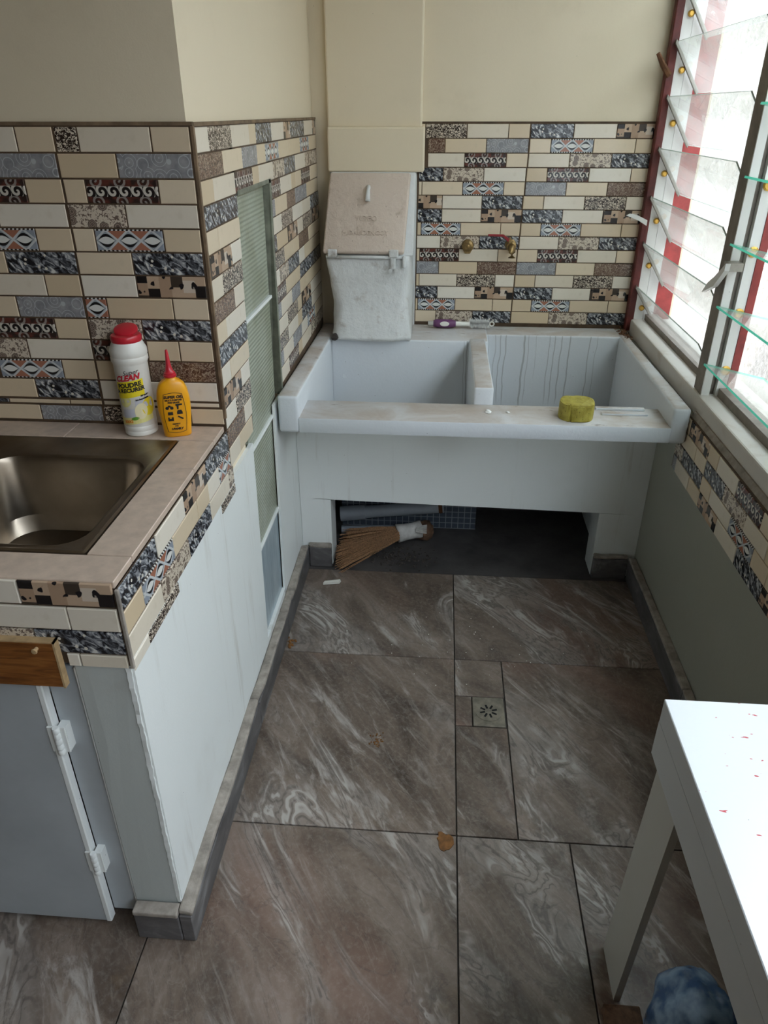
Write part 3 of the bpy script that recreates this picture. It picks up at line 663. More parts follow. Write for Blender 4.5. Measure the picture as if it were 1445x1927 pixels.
# levers
B().poly([(0.628, 2.735, 1.106), (0.640, 2.735, 1.112), (0.665, 2.735, 1.108), (0.700, 2.735, 1.092), (0.700, 2.735, 1.074), (0.672, 2.735, 1.090), (0.640, 2.735, 1.102)], (0, 0.012, 0)).done('opening_lever', M_WOODW, W1, label='white flat louvre opening lever at the far post')
B().poly([(0.690, 2.03, 1.000), (0.690, 1.955, 1.030), (0.690, 1.90, 1.078), (0.690, 1.90, 1.095), (0.690, 1.955, 1.056), (0.690, 2.0, 1.030)], (0.012, 0, 0)).done('opening_lever', M_WOODW, W2, label='white louvre opening lever on the mullion')
B().box(0.700, 0.735, 1.905, 1.939, 1.075, 1.095).done('lever_mount', M_ALU, W2)
B().tube([(0.700, 2.76, 1.52), (0.675, 2.752, 1.548), (0.652, 2.745, 1.58)], [0.010, 0.009, 0.006], 6).done('latch', M_RUST, W1, label='rusty latch stub on the red post')

# outside -----------------------------------------------------------------
struct(B().box(0.95, 9, -6, 14, -0.5, -0.35).done('ground_outside', M_GROUND))
nb = B().box(1.75, 1.95, -4, 11, -0.35, 2.25).done('neighbour_wall', M_STUCCO); tag(nb, 'white rough stucco wall outside beyond the louvre windows', 'wall')

# ================================================================== LAUNDRY TROUGH
T = thing('laundry_trough', (0.12, 2.3, 0), 'white painted double laundry trough built of masonry under the brick tiled back wall', 'laundry sink')
B().hexa([(-.4475, 1.905, .615), (-.388, 1.905, .615), (-.388, 2.79, .40), (-.4475, 2.79, .40), (-.4475, 1.905, .726), (-.388, 1.905, .726), (-.388, 2.79, .706), (-.4475, 2.79, .706)], .010, 3).done('rim', M_TROUGH, T, auto=40)
B().hexa([(.640, 1.905, .615), (.688, 1.905, .615), (.690, 2.79, .38), (.655, 2.79, .38), (.640, 1.905, .718), (.688, 1.905, .718), (.690, 2.79, .702), (.655, 2.79, .702)], .010, 3).done('rim', M_TROUGH, T, auto=40)
B().box(-.391, .175, 2.575, 2.797, .38, .705, .008, 3).done('back_rim', M_TROUGH, T, auto=40)
B().box(.170, .660, 2.675, 2.797, .38, .703, .008, 3).done('back_rim', M_TROUGH, T, auto=40)
B().box(-.391, .645, 1.905, 2.055, .615, .661, .005, 2).done('front_ledge', M_TROUGH, T, auto=40)
B().hexa([(.107, 2.050, .64), (.165, 2.050, .64), (.165, 2.60, .375), (.107, 2.60, .375), (.107, 2.050, .714), (.165, 2.050, .714), (.165, 2.60, .708), (.107, 2.60, .708)], .008, 3).done('divider', M_TROUGH, T, auto=40)
B().box(-.39, .66, 2.20, 2.70, .36, .38).done('basin', M_TROUGH, T)
rb = B()
rb.box(.47, .60, 1.990, 2.004, .659, .667, .003, 2).box(.46, .60, 2.030, 2.046, .659, .668, .003, 2)
rb.done('washboard_ridge', M_TROUGH, T, auto=40)
B().hexa([(-.4545, 2.171, 0), (-.35, 2.171, 0), (-.35, 2.27, 0), (-.4545, 2.27, 0), (-.4545, 2.171, .262), (-.35, 2.171, .262), (-.35, 2.27, .262), (-.4545, 2.27, .262)])\
   .hexa([(.555, 2.171, 0), (.6965, 2.171, 0), (.6965, 2.27, 0), (.555, 2.27, 0), (.555, 2.171, .243), (.6965, 2.171, .243), (.6965, 2.27, .243), (.555, 2.27, .243)])\
   .hexa([(-.4545, 2.171, .262), (.6965, 2.171, .243), (.6965, 2.27, .243), (-.4545, 2.27, .262), (-.4545, 2.171, .590), (.6965, 2.171, .590), (.6965, 2.195, .590), (-.4545, 2.195, .590)])\
   .done('support_panel', M_LOWER, T, label='painted support panel with a low wide opening')
B().box(-.352, .165, 2.455, 2.50, 0.0, .36).done('mosaic_panel', M_MOSAIC, T, label='dark mosaic tiles at the back of the opening')
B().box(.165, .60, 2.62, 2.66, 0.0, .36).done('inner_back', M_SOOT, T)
B().box(-.4545, -.40, 2.271, 2.60, 0.0, .36).done('inner_side', M_LOWER, T); B().box(.60, .69, 2.271, 2.66, 0, .36).done('inner_side', M_LOWER, T)

# refuse chute --------------------------------------------------------------
C = thing('refuse_chute', (-.25, 2.67, .70), 'pale painted refuse chute with slanted hinged lid in the corner', 'rubbish chute')
def rr(x0, x1, yf, yb, z, r, n=7):
    pts = [(x0, yb, z)]
    for cx, a0 in ((x0 + r, math.pi), (x1 - r, 1.5 * math.pi)):
        for i in range(n): a = a0 + (math.pi / 2) * i / (n - 1); pts.append((cx + r * math.cos(a), yf + r + r * math.sin(a), z))
    pts.append((x1, yb, z)); return pts
b = B().loft([rr(-.382, -.104, 2.540, 2.789, .7065, .055), rr(-.380, -.104, 2.552, 2.789, .74, .055), rr(-.382, -.106, 2.575, 2.789, .80, .05), rr(-.388, -.108, 2.590, 2.789, .88, .04), rr(-.396, -.110, 2.594, 2.789, .94, .03), rr(-.402, -.112, 2.592, 2.789, .985, .02)])
bmesh.ops.subdivide_edges(b.bm, edges=b.bm.edges[:], cuts=2, use_grid_fill=True); b.jitter(.009, 18).done('chute_body', M_CHUTE, C, smooth=True)
B().hexa([(-.398, 2.612, .985), (-.100, 2.612, .985), (-.100, 2.789, .985), (-.398, 2.789, .985), (-.395, 2.742, 1.238), (-.100, 2.742, 1.238), (-.100, 2.789, 1.238), (-.395, 2.789, 1.238)], .006, 2).done('housing', M_CHUTE, C, auto=40)
zl0, yl0, zl1, yl1 = 1.000, 2.578, 1.240, 2.716
LD = Vector((0, yl1 - yl0, zl1 - zl0)); LDn = LD.normalized(); LN = Vector((0, -LDn.z, LDn.y))
lid = B()
def lp(x, s, d): return Vector((x, yl0, zl0)) + LD * s + LN * d
lid.hexa([lp(-.409, 0, -.022), lp(-.130, 0, -.022), lp(-.116, 1, -.022), lp(-.394, 1, -.022), lp(-.409, 0, 0), lp(-.130, 0, 0), lp(-.116, 1, 0), lp(-.394, 1, 0)], .008, 3)
LID = lid.done('lid', M_LID, C, auto=40)
B().tube([lp(-.258, .80, -.002), lp(-.258, .80, .010), lp(-.258, .76, .016), lp(-.259, .66, .014), lp(-.259, .62, .010)], [.006, .007, .006, .008, .009], 10).done('knob', M_CHUTE, LID, smooth=True, label='small painted pull knob')
B().tube([(-.398, 2.586, .984), (-.125, 2.586, .984)], .0055, 8).done('hinge_rod', M_CHUTE, C, smooth=True)
for x in (-.375, -.165): B().box(x - .016, x + .016, 2.574, 2.592, .985, 1.010, .004, 2).done('hinge_bracket', M_CHUTE, C)
B().box(-.176, -.158, 2.578, 2.592, .945, .985, .004, 2).lathe((-.176, 2.580, .942), [(.007, 0), (.007, .006)], 8, 'Y').lathe((-.156, 2.580, .942), [(.007, 0), (.007, .006)], 8, 'Y').box(-.135, -.125, 2.575, 2.60, .950, .990, .003, 1).done('latch', M_CHUTE, C)

def text_pts(s, size, bold=0.0, shear=0.0, depth=0.0):
    cu = bpy.data.curves.new('t', 'FONT'); cu.body = s; cu.size = size; cu.align_x = 'CENTER'; cu.align_y = 'CENTER'; cu.offset = bold; cu.shear = shear; cu.resolution_u = 3; cu.extrude = depth
    o = bpy.data.objects.new('t', cu); COL.objects.link(o); dg = bpy.context.evaluated_depsgraph_get(); dg.update()
    me = bpy.data.meshes.new_from_object(o.evaluated_get(dg)); v = [tuple(p.co) for p in me.vertices]; f = [tuple(p.vertices) for p in me.polygons]
    bpy.data.objects.remove(o); bpy.data.curves.remove(cu); bpy.data.meshes.remove(me); return v, f
def text_obj(name, s, size, fn, mat, parent, bold=0.0, shear=0.0, depth=0.0):
    v, f = text_pts(s, size, bold, shear, depth); o0 = origin(parent)
    return link(name, mesh(name, [Vector(fn(*p)) - o0 for p in v], f, mat), parent)
B().lathe((-.372, 2.556, .7055), [(.012, 0), (.014, .008), (.009, .018), (.003, .022)], 9).jitter(.005, 70).done('rust_lump', M_DIRT, C)
text_obj('lettering', 'VIDEO', .026, lambda x, y, z: lp(-.262 + x, .42 + y / LD.length, .0002 + z), M_LID, LID, depth=.0030)
text_obj('lettering', 'H.DAUDENCOY', .022, lambda x, y, z: lp(-.264 + x, .24 + y / LD.length, .0002 + z), M_LID, LID, depth=.0030)

# ================================================================== KITCHEN COUNTER
K = thing('kitchen_counter', (-.9, 1.1, 0), 'masonry kitchen counter with beige tiled worktop and patterned brick tile edge', 'counter')
ZC = 0.828
M_CGB = M_GROUT
B().box(-1.6, -.4525, .833, .905, .672, .816).box(-.528, -.4525, .905, 1.43, .672, .816).box(-1.6, -.93, .905, 1.425, .66, .816).box(-.93, -.528, 1.345, 1.425, .66, .816).done('tile_bed', M_GROUT, K)
def wt(x0, x1, y0, y1): B().box(x0 + .001, x1 - .001, y0 + .001, y1 - .001, .816, ZC, .0012, 1).done('worktop_tile', M_CTOP, K)
wt(-.9, -.4535, .832, .903); wt(-1.3, -.9, .832, .903)
wt(-.527, -.4535, .903, 1.212); wt(-.527, -.4535, 1.212, 1.345)
wt(-.772, -.4535, 1.345, 1.424); wt(-1.09, -.772, 1.345, 1.424); wt(-1.3, -1.09, 1.345, 1.424); wt(-1.3, -.932, .903, 1.345)
# edge bricks: front and side
bricks(K, 'Y', 0.829, [(.805, [('w', -.74, -.600), ('K', -.600, -.457), ('c', -.88, -.74), ('P', -1.02, -.88)]), (.760, [('w', -.67, -.534), ('w', -.534, -.457), ('c', -.81, -.67)]),
       (.7165, [('P', -.595, -.457), ('F', -.74, -.595), ('c', -.88, -.74)]), (.681, [('w', -.553, -.532, .026), ('w', -.532, -.457, .026)])], .0435)
bricks(K, 'X+', -0.450, [(.794, [('P', .834, .985), ('w', .985, 1.128), ('K', 1.128, 1.265), ('P', 1.265, 1.428)]),
       (.750, [('c', .834, .909), ('D', .909, 1.054), ('c', 1.054, 1.193), ('c', 1.193, 1.265), ('w', 1.265, 1.344), ('D', 1.344, 1.431)]),
       (.706, [('w', .834, .978), ('F', .978, 1.124), ('P', 1.124, 1.264), ('w', 1.264, 1.405), ('F', 1.405, 1.445)]),
       (.672, [('w', .834, .900, .024), ('L', .900, 1.048, .024), ('L', 1.336, 1.445, .024)])], .0437)
B().box(-.4545, -.4485, .8285, .834, .67, .816, .001, 1).done('corner_trim', M_CEMENT, K)
# gap fill behind the side tiles
B().hexa([(-.462, .835, .685), (-.4535, .835, .685), (-.4535, 1.44, .685), (-.462, 1.44, .685), (-.462, .833, .816), (-.4535, .833, .816), (-.4535, 1.44, .816), (-.462, 1.44, .816)]).done('tile_bed', M_GROUT, K)
B().box(-.549, -.4625, .8325, .93, .0, .668, .003, 1).sub(3).jitter(.0015, 30).done('corner_post', M_POST, K, label='grey plastered corner post')
pe = B().box(-.4640, -.4565, .8305, .850, .085, .668)
bmesh.ops.subdivide_edges(pe.bm, edges=[e for e in pe.bm.edges if abs(e.verts[0].co.z - e.verts[1].co.z) > .1], cuts=60)
pe.jitter(.0022, 70).done('post_edge', M_LOWER, K)
B().box(-.53, -.4625, .93, 1.43, 0, .66).done('side_core', M_LOWER, K)
B().box(-.606, -.550, .842, .90, .03, .655, .003, 1).box(-1.3, -.606, .842, .90, .60, .66).done('cabinet_frame', M_CABG, K)
B().box(-.553, -.546, .836, .845, .04, .660, .002, 1).done('frame_bead', M_LOWER, K)
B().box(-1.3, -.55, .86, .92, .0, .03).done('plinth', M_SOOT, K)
D = B().box(-1.05, -.612, .826, .842, .014, .632, .002, 1).done('door', M_CABG, K, label='flat grey blue cabinet door')
B().box(-.616, -.6045, .8245, .8425, .014, .630, .002, 1).done('door_edge', M_LOWER, D)
for z in (.514, .200):
    h = B()
    for k in range(5): h.lathe((-.600, .8205, z - .030 + k * .012), [(.0052, 0), (.006, .002), (.006, .0095), (.0052, .0115)], 10)
    h.done('hinge_barrel', M_LOWER, D, label='painted butt hinge barrel', auto=40)
    B().box(-.617, -.600, .8225, .8258, z - .028, z + .028, .001, 1).box(-.600, -.586, .8225, .8258, z - .028, z + .028, .001, 1).box(-.600, -.586, .8258, .842, z - .026, z + .026).done('hinge_leaf', M_LOWER, D)
DR = B().box(-1.02, -.562, .8165, .8285, .636, .722, .001, 1).done('drawer_front', M_WOOD, K, label='varnished orange brown wooden drawer front')
B().box(-.5622, -.559, .8160, .829, .635, .7245).box(-1.02, -.559, .8160, .829, .7222, .7245).done('raw_edge', M_WOODEDGE, DR)
B().lathe((-.588, .8165, .712), [(.003, 0), (.003, .006), (.005, .007), (.004, .009)], 8, 'Y').done('nail', M_WOODEDGE, DR)

# stainless sink ---------------------------------------------------------------
S = thing('kitchen_sink', (-.73, 1.12, .80), 'stainless steel kitchen sink with painted in brown reflection sunk in the beige worktop', 'sink')
def rrect(x0, x1, y0, y1, z, r, n=6):
    out = []
    for cx, cy, a0 in ((x1 - r, y1 - r, 0), (x0 + r, y1 - r, .5), (x0 + r, y0 + r, 1), (x1 - r, y0 + r, 1.5)):
        for i in range(n): a = (a0 + .5 * i / (n - 1)) * math.pi; out.append((cx + r * math.cos(a), cy + r * math.sin(a), z))
    return out
sk = B()
sk.loft([rrect(-.93, -.529, .906, 1.344, .822, .004), rrect(-.93, -.529, .906, 1.344, .8275, .004), rrect(-.925, -.534, .911, 1.339, .829, .004), rrect(-.918, -.541, .918, 1.330, .826, .006),
         rrect(-.868, -.548, .926, 1.262, .826, .05), rrect(-.862, -.553, .932, 1.256, .823, .05), rrect(-.858, -.557, .936, 1.252, .812, .05), rrect(-.848, -.567, .946, 1.242, .70, .055), rrect(-.835, -.580, .958, 1.228, .672, .06), rrect(-.80, -.61, .99, 1.19, .663, .05), rrect(-.74, -.68, 1.05, 1.12, .660, .02)], cap=True, cap0=False)
sk.done('bowl', M_STEEL, S, auto=24)
B().lathe((-.71, 1.02, .6615), [(.040, 0), (.040, .003), (.034, .004), (.030, .001), (.004, 0)], 24).done('waste', M_STEEL, S, smooth=True)

# bottles -----------------------------------------------------------------------
PB = thing('scouring_powder_bottle', (-.620, 1.386, ZC), 'tall white scouring powder bottle with red cap and yellow label', 'bottle')
bx, by = -.620, 1.386
prof = [(.030, 0), (.0335, .003), (.0335, .009), (.0325, .011), (.0335, .013), (.0335, .020), (.0325, .022), (.0335, .024), (.0335, .150), (.0345, .153), (.0365, .157), (.0365, .163), (.0355, .166), (.0365, .169), (.0365, .178), (.030, .192), (.028, .196)]
B().lathe((bx, by, ZC), prof, 36).done('body', M_WHITEPL, PB, auto=35)
B().lathe((bx, by, ZC), [(.029, .194), (.030, .196), (.030, .204), (.028, .207), (.012, .2075), (.002, .207)], 32).done('cap', M_REDPL, PB, auto=35)
fl_ = B(); cA, sA = math.cos(.45), math.sin(.45)
fl_.loft([[(bx + (r * math.cos(a)), by + .006 + r * .8 * math.sin(a) * cA - h * sA, ZC + .2125 + r * .8 * math.sin(a) * sA + h * cA) for a in [2 * math.pi * i / 24 for i in range(24)]] for r, h in ((.023, 0), (.024, .001), (.024, .004), (.021, .006))])
fl_.done('flip_lid', M_REDPL, PB, auto=40)
RB = .0337
LA = math.radians(-74)   # label centre direction
def wrap(c, r, x, y, zz=0.0, rise=0.14):
    a = LA + x / r; return (c[0] + (r + zz) * math.cos(a), c[1] + (r + zz) * math.sin(a), c[2] + y + rise * x)
def patch(name, cx, cy, sw, sh, mat, lift, shape='rect', n=14):
    if shape == 'rect':
        v, f = [], []
        for i in range(n + 1):
            for j in range(2): v.append(wrap((bx, by, ZC), RB, cx - sw / 2 + sw * i / n, cy - sh / 2 + sh * j, lift))
        f = [(2 * i, 2 * i + 2, 2 * i + 3, 2 * i + 1) for i in range(n)]
    else:
        v = [wrap((bx, by, ZC), RB, cx, cy, lift)] + [wrap((bx, by, ZC), RB, cx + sw / 2 * math.cos(2 * math.pi * i / 20), cy + sh / 2 * math.sin(2 * math.pi * i / 20), lift) for i in range(20)]
        f = [(0, 1 + i, 1 + (i + 1) % 20) for i in range(20)]
    o0 = origin(PB); return link(name, mesh(name, [Vector(p) - o0 for p in v], f, mat), PB)
patch('label_print', -.007, .104, .060, .034, M_YELLOW, .0003)
patch('label_print', -.004, .038, .078, .016, M_PALEYEL, .0003)
patch('label_print', -.020, .080, .026, .024, M_PALEYEL, .0002, 'disc')
patch('label_print', .018, .070, .036, .018, M_LABELG, .0003)
patch('label_print', -.016, .054, .026, .018, M_LABELG, .0004)
patch('lemon_print', .028, .060, .032, .038, M_YELLOW, .0005, 'disc')
patch('lemon_print', .010, .055, .026, .034, M_LEMON, .0007, 'disc')
patch('leaf_print', -.004, .042, .016, .007, M_LEAF, .0008, 'disc')
tw = lambda cy, cx: (lambda x, y, z: wrap((bx, by, ZC), RB, cx + x, cy + y, .0010))
text_obj('lettering', 'Super', .0130, tw(.138, .000), M_BLACK, PB, .0, .3)
text_obj('lettering', 'CLEAN', .0155, tw(.1275, -.008), M_REDPL, PB, .0008, .25)
text_obj('lettering', 'POUDRE', .0125, tw(.1125, -.006), M_BLACK, PB, .0006)
text_obj('lettering', 'A RECURER', .0115, tw(.1020, -.006), M_BLACK, PB, .0006)
text_obj('lettering', 'Nettoie', .0055, tw(.0865, .022), M_BLACK, PB, .0003)
text_obj('lettering', 'biodegradable', .0048, tw(.0800, .016), M_BLACK, PB, .0003)
text_obj('lettering', '500G', .0085, tw(.0365, -.019), M_ORANGEPR, PB, .0005)

OB = thing('oil_bottle', (-.538, 1.375, ZC), 'flat orange yellow oil bottle with red pointed nozzle cap', 'bottle')
ox, oy = -.538, 1.375
def sq(w, d, z, n=28, p=3.0):
    out = []
    for i in range(n):
        a = 2 * math.pi * i / n; c, s = math.cos(a), math.sin(a)
        out.append((ox + w / 2 * math.copysign(abs(c) ** (2 / p), c), oy + d / 2 * math.copysign(abs(s) ** (2 / p), s), ZC + z))
    return out
B().loft([sq(.050, .026, 0), sq(.055, .030, .002), sq(.058, .033, .02), sq(.066, .036, .060), sq(.066, .036, .080), sq(.060, .034, .100), sq(.050, .030, .112), sq(.034, .026, .119), sq(.024, .022, .122, p=2.2), sq(.022, .022, .126, p=2)]).done('body', M_ORANGE, OB, auto=50)
B().lathe((ox, oy, ZC), [(.012, .1255), (.013, .1265), (.013, .130), (.0115, .131), (.0115, .134), (.0085, .137), (.0060, .146), (.0050, .150), (.0028, .178), (.0022, .180)], 20).done('nozzle_cap', M_REDPL, OB, auto=40)
def of(cy, cx=0.0):
    def fn(x, y, z):
        zz = cy + y; dep = .0335 + (.0030 if .03 < zz < .09 else .0015 if zz < .10 else 0)
        dep = .033 + .003 * min(1, max(0, (zz - .02) / .04)); xx = cx + x
        hw = .0315
        q = max(0.0, 1 - min(1, abs(xx) / hw) ** 3.0) ** (1 / 3.0)
        return (ox + xx, oy - dep / 2 * q - .0008, ZC + zz)
    return fn
def outline(pts, wd):
    v, f = [], []
    n = len(pts)
    for i, (x, y) in enumerate(pts):
        px, py = pts[i - 1]; nx_, ny_ = pts[(i + 1) % n]; t = Vector((nx_ - px, ny_ - py)).normalized(); nn = Vector((-t.y, t.x)) * wd
        v += [of(0)(x - nn.x, y - nn.y, 0), of(0)(x + nn.x, y + nn.y, 0)]
    f = [(2 * i, 2 * ((i + 1) % n), 2 * ((i + 1) % n) + 1, 2 * i + 1) for i in range(n)]
    return v, f
pts = []
for i in range(13): pts.append((-.018 + .036 * i / 12, .094 + .003 * math.sin(math.pi * i / 12)))
for i in range(1, 10): pts.append((.018 + .004 * math.sin(math.pi * i / 10), .094 - .080 * i / 10))
for i in range(13): pts.append((.018 - .036 * i / 12, .014 - .003 * math.sin(math.pi * i / 12)))
for i in range(1, 10): pts.append((-.018 - .004 * math.sin(math.pi * i / 10), .014 + .080 * i / 10))
v, f = outline(pts, .0005); link('label_border', mesh('label_border', [Vector(p) - origin(OB) for p in v], f, M_BLACK), OB)
text_obj('lettering', 'SUPER OIL', .0080, of(.088), M_BLACK, OB, .0004, .2)
text_obj('lettering', 'MULTI PURPOSE', .0046, of(.0815), M_BLACK, OB, .0003)
text_obj('lettering', 'FINE GRADE', .0042, of(.0765), M_BLACK, OB, .0003)
text_obj('lettering', 'PERFECT', .0040, of(.0300), M_BLACK, OB, .0002)
text_obj('lettering', 'FOR', .0036, of(.0255), M_BLACK, OB, .0002)
text_obj('lettering', '1.FAMILY', .0060, of(.0195), M_BLACK, OB, .0004, .2)
def icon(polys):
    for P in polys:
        n = len(P); o0 = origin(OB); link('icon_print', mesh('icon_print', [Vector(of(0)(x, y, 0)) - o0 for x, y in P], [tuple(range(n))], M_BLACK), OB)
def circ(cx, cy, r, n=12): return [(cx + r * math.cos(2 * math.pi * i / n), cy + r * math.sin(2 * math.pi * i / n)) for i in range(n)]
icon([circ(-.014, .0655, .0035), circ(-.005, .0655, .0035), [(-.014, .067), (-.006, .067), (-.007, .0705), (-.011, .0715)],
      [(.003, .069), (.016, .070), (.016, .0735), (.003, .0735)], [(.005, .062), (.008, .062), (.009, .0695), (.005, .0695)],
      [(-.014, .050), (-.004, .050), (-.004, .057), (-.014, .057)], [(.004, .051), (.015, .051), (.015, .056), (.013, .060), (.006, .060), (.004, .056)],
      [(-.015, .037), (-.004, .037), (-.004, .0455), (-.007, .0455), (-.008, .042), (-.012, .042), (-.012, .0455), (-.015, .0455)], [(.004, .0455), (.006, .048), (.016, .0415), (.014, .039)]])

OB.rotation_euler = (0, 0, math.radians(20))
# taps ------------------------------------------------------------------------------
V1 = thing('stop_valve', (.091, 2.775, .995), 'round tarnished brass wall fitting without a handle left of the red lever tap', 'valve')
B().lathe((.091, 2.799, .995), [(.020, 0), (.022, .004), (.022, .018), (.019, .022), (.019, .030), (.012, .033), (.012, .030), (.006, .030), (.006, .036), (.002, .037)], 10, 'Y').done('fitting_body', M_BRASS, V1)
B().lathe((.091, 2.7995, .982), [(.018, 0), (.018, .012)], 6, 'Y').done('collar', M_BRASS, V1)
V2 = thing('lever_tap', (.245, 2.77, .99), 'tarnished brass wall tap with a flat red lever handle', 'tap')
B().lathe((.245, 2.799, .998), [(.020, 0), (.020, .008), (.013, .010), (.013, .028), (.017, .030), (.017, .045), (.012, .048)], 14, 'Y').done('tap_body', M_BRASS, V2)
B().tube([(.245, 2.758, .998), (.246, 2.745, .994), (.248, 2.740, .980), (.248, 2.740, .962)], [.013, .013, .012, .0135], 12).done('spout', M_BRASS, V2, smooth=True)
B().lathe((.238, 2.760, 1.010), [(.009, 0), (.009, .012), (.005, .014), (.005, .018)], 10).done('stem', M_BRASS, V2)
B().hexa([(.160, 2.752, 1.032), (.216, 2.752, 1.030), (.216, 2.764, 1.030), (.160, 2.764, 1.032), (.160, 2.752, 1.039), (.216, 2.752, 1.038), (.216, 2.764, 1.038), (.160, 2.764, 1.039)], .002, 1)\
   .hexa([(.214, 2.752, 1.030), (.232, 2.752, 1.014), (.232, 2.766, 1.014), (.214, 2.766, 1.030), (.214, 2.752, 1.038), (.240, 2.752, 1.022), (.240, 2.766, 1.022), (.214, 2.766, 1.038)]).done('handle', M_DKRED, V2, label='flat red lever handle')

# brush -----------------------------------------------------------------------------
BR = thing('washing_brush', (.08, 2.745, .705), 'white and purple handled bottle brush lying on the trough back rim', 'brush')
zb_ = .7220
B().tube([(-.044, 2.745, zb_), (.113, 2.745, zb_)], .0085, 10).done('handle', M_WHITEPL, BR, smooth=True)
B().tube([(-.024, 2.745, zb_), (-.01, 2.745, zb_), (.018, 2.745, zb_), (.045, 2.745, zb_), (.060, 2.745, zb_)], [.012, .0160, .0160, .0155, .011], 12).done('grip', M_PURPLE, BR, smooth=True)
B().lathe((.018, 2.7300, zb_ + .002), [(.018, 0), (.016, .002)], 16, 'Y', (1.0, .5)).done('grip_inlay', M_WHITEPL, BR)
B().tube([(.113, 2.745, zb_), (.19, 2.745, zb_)], .002, 6).done('wire_core', M_WHITEPL, BR)
br = B()
for i in range(900):
    x = random.uniform(.112, .185); a = random.uniform(0, 2 * math.pi); L = random.uniform(.014, .023) * (1 if x > .12 else 1.2)
    d = Vector((random.uniform(-.3, .3), math.cos(a), math.sin(a))).normalized(); p = Vector((x, 2.745, zb_ + .001)); e = p + d * L
    if e.z < .7065: e.z = .7065 + random.uniform(0, .002)
    if e.y > 2.79: e.y = 2.79
    t = Vector((.0010, .0005, .0007)); vs = [br.bm.verts.new(q) for q in (p - t, p + t, e)]; br.bm.faces.new(vs)
o = br.done('bristles', M_BRISTLE, BR); o['kind'] = 'stuff'
ring = B()
rings = []
for i in range(18):
    a = 2 * math.pi * i / 18; c = Vector((.194 + .008 * math.cos(a), 2.742, zb_ + .002 + .008 * math.sin(a))); rd = Vector((math.cos(a), 0, math.sin(a)))
    rings.append([c + (rd * math.cos(2 * math.pi * k / 6) + Vector((0, 1, 0)) * math.sin(2 * math.pi * k / 6)) * .0026 for k in range(6)])
rings.append(rings[0]); ring.loft(rings, cap=False); ring.done('hanging_ring', M_WHITEPL, BR, smooth=True)

# soap --------------------------------------------------------------------------------
sb = B(); cx, cy = .393, 1.970; rings = []
for z, r in ((.6615, .046), (.664, .0485), (.685, .0485), (.704, .0480), (.7095, .0465), (.711, .042)):
    ring_ = []
    for i in range(120):
        a = 2 * math.pi * i / 120; da = (a - math.radians(-120) - .16 * math.sin((z - .66) * 120) + math.pi) % (2 * math.pi) - math.pi
        rr_ = r * (1 - .13 * math.exp(-(da / .035) ** 2)); ring_.append((cx + rr_ * math.cos(a), cy + rr_ * math.sin(a), z + .002 * math.sin(3 * a)))
    rings.append(ring_)
sb.loft(rings).jitter(.0012, 60); tag(sb.done('soap_block', M_SOAP, smooth=False, at=(cx, cy, .6615)), 'cracked round block of olive yellow soap on the trough ledge', 'soap')
for i, (x, y, s, lab) in enumerate(((.148, 1.985, .010, 'larger white soap crumb on the trough ledge beside the divider'), (.205, 1.990, .006, 'small white soap crumb between the larger crumb and the yellow soap'))):
    tag(B().lathe((x, y, .6612), [(s * .6, 0), (s, s * .3), (s * .5, s * .8)], 7).jitter(.003, 90).done('soap_crumb', M_BRISTLE, at=(x, y, .6612)), lab, 'soap crumb')

# pipes under the trough --------------------------------------------------------------------
DP = thing('drain_pipe', (-.15, 2.40, .08), 'grey plastic drain pipe with socket inside the opening under the trough', 'pipe')
B().tube([(-.345, 2.395, .082), (.04, 2.415, .118)], .024, 16).done('pipe', M_PVC, DP, auto=40)
B().tube([(-.349, 2.395, .0815), (-.255, 2.400, .090)], .029, 16).done('socket', M_PVC, DP, auto=40)
B().tube([(.02, 2.414, .116), (.034, 2.4145, .1175)], .0255, 16).done('rust_band', M_RUST, DP, auto=40)
LP = B().tube([(-.345, 2.375, .022), (-.10, 2.395, .024)], .0175, 12).done('waste_pipe', M_PVC, auto=40, at=(-.22, 2.385, .0)); tag(LP, 'thin dirty grey pipe lying on the floor behind the broom', 'pipe')

# broom -------------------------------------------------------------------------------------
BO = thing('hand_broom', (-.2, 2.26, 0), 'short brown straw hand broom bound with white cloth under the trough', 'broom')
def bristle(bm, p, q, r):
    d = (q - p).normalized(); a = d.cross(Vector((0, 0, 1))).normalized(); b2 = d.cross(a)
    ra = [bm.verts.new(p + (a * math.cos(k * 2.0944) + b2 * math.sin(k * 2.0944)) * r) for k in range(3)]
    rb2 = [bm.verts.new(q + (a * math.cos(k * 2.0944) + b2 * math.sin(k * 2.0944)) * r * .6) for k in range(3)]
    for k in range(3): bm.faces.new((ra[k], ra[(k + 1) % 3], rb2[(k + 1) % 3], rb2[k]))
bo = B()
for i in range(240):
    s = random.random(); h = random.random()
    root = Vector((-.118 + random.uniform(-.01, .01), 2.325 + (s - .5) * .05, .030 + h * .035))
    tip = Vector((-.338 + random.uniform(-.012, .02) + .035 * abs(s - .5), 2.100 + s * .245 + random.uniform(-.01, .01), .006 + h * .050))
    if tip.x < -.343 and tip.y > 2.14: tip.x = -.343
    mid = (root + tip) / 2 + Vector((0, random.uniform(-.004, .004), random.uniform(0, .006)))
    bristle(bo.bm, root, mid, .0020); bristle(bo.bm, mid, tip, .0020)
o = bo.done('straw', M_STRAW, BO); o['kind'] = 'stuff'
B().tube([(-.128, 2.322, .047), (-.100, 2.333, .049), (-.070, 2.345, .050), (-.045, 2.355, .050)], [.036, .032, .031, .034], 14).jitter(.003, 50).done('binding_cloth', M_CLOTH, BO, smooth=True)
kn = B()
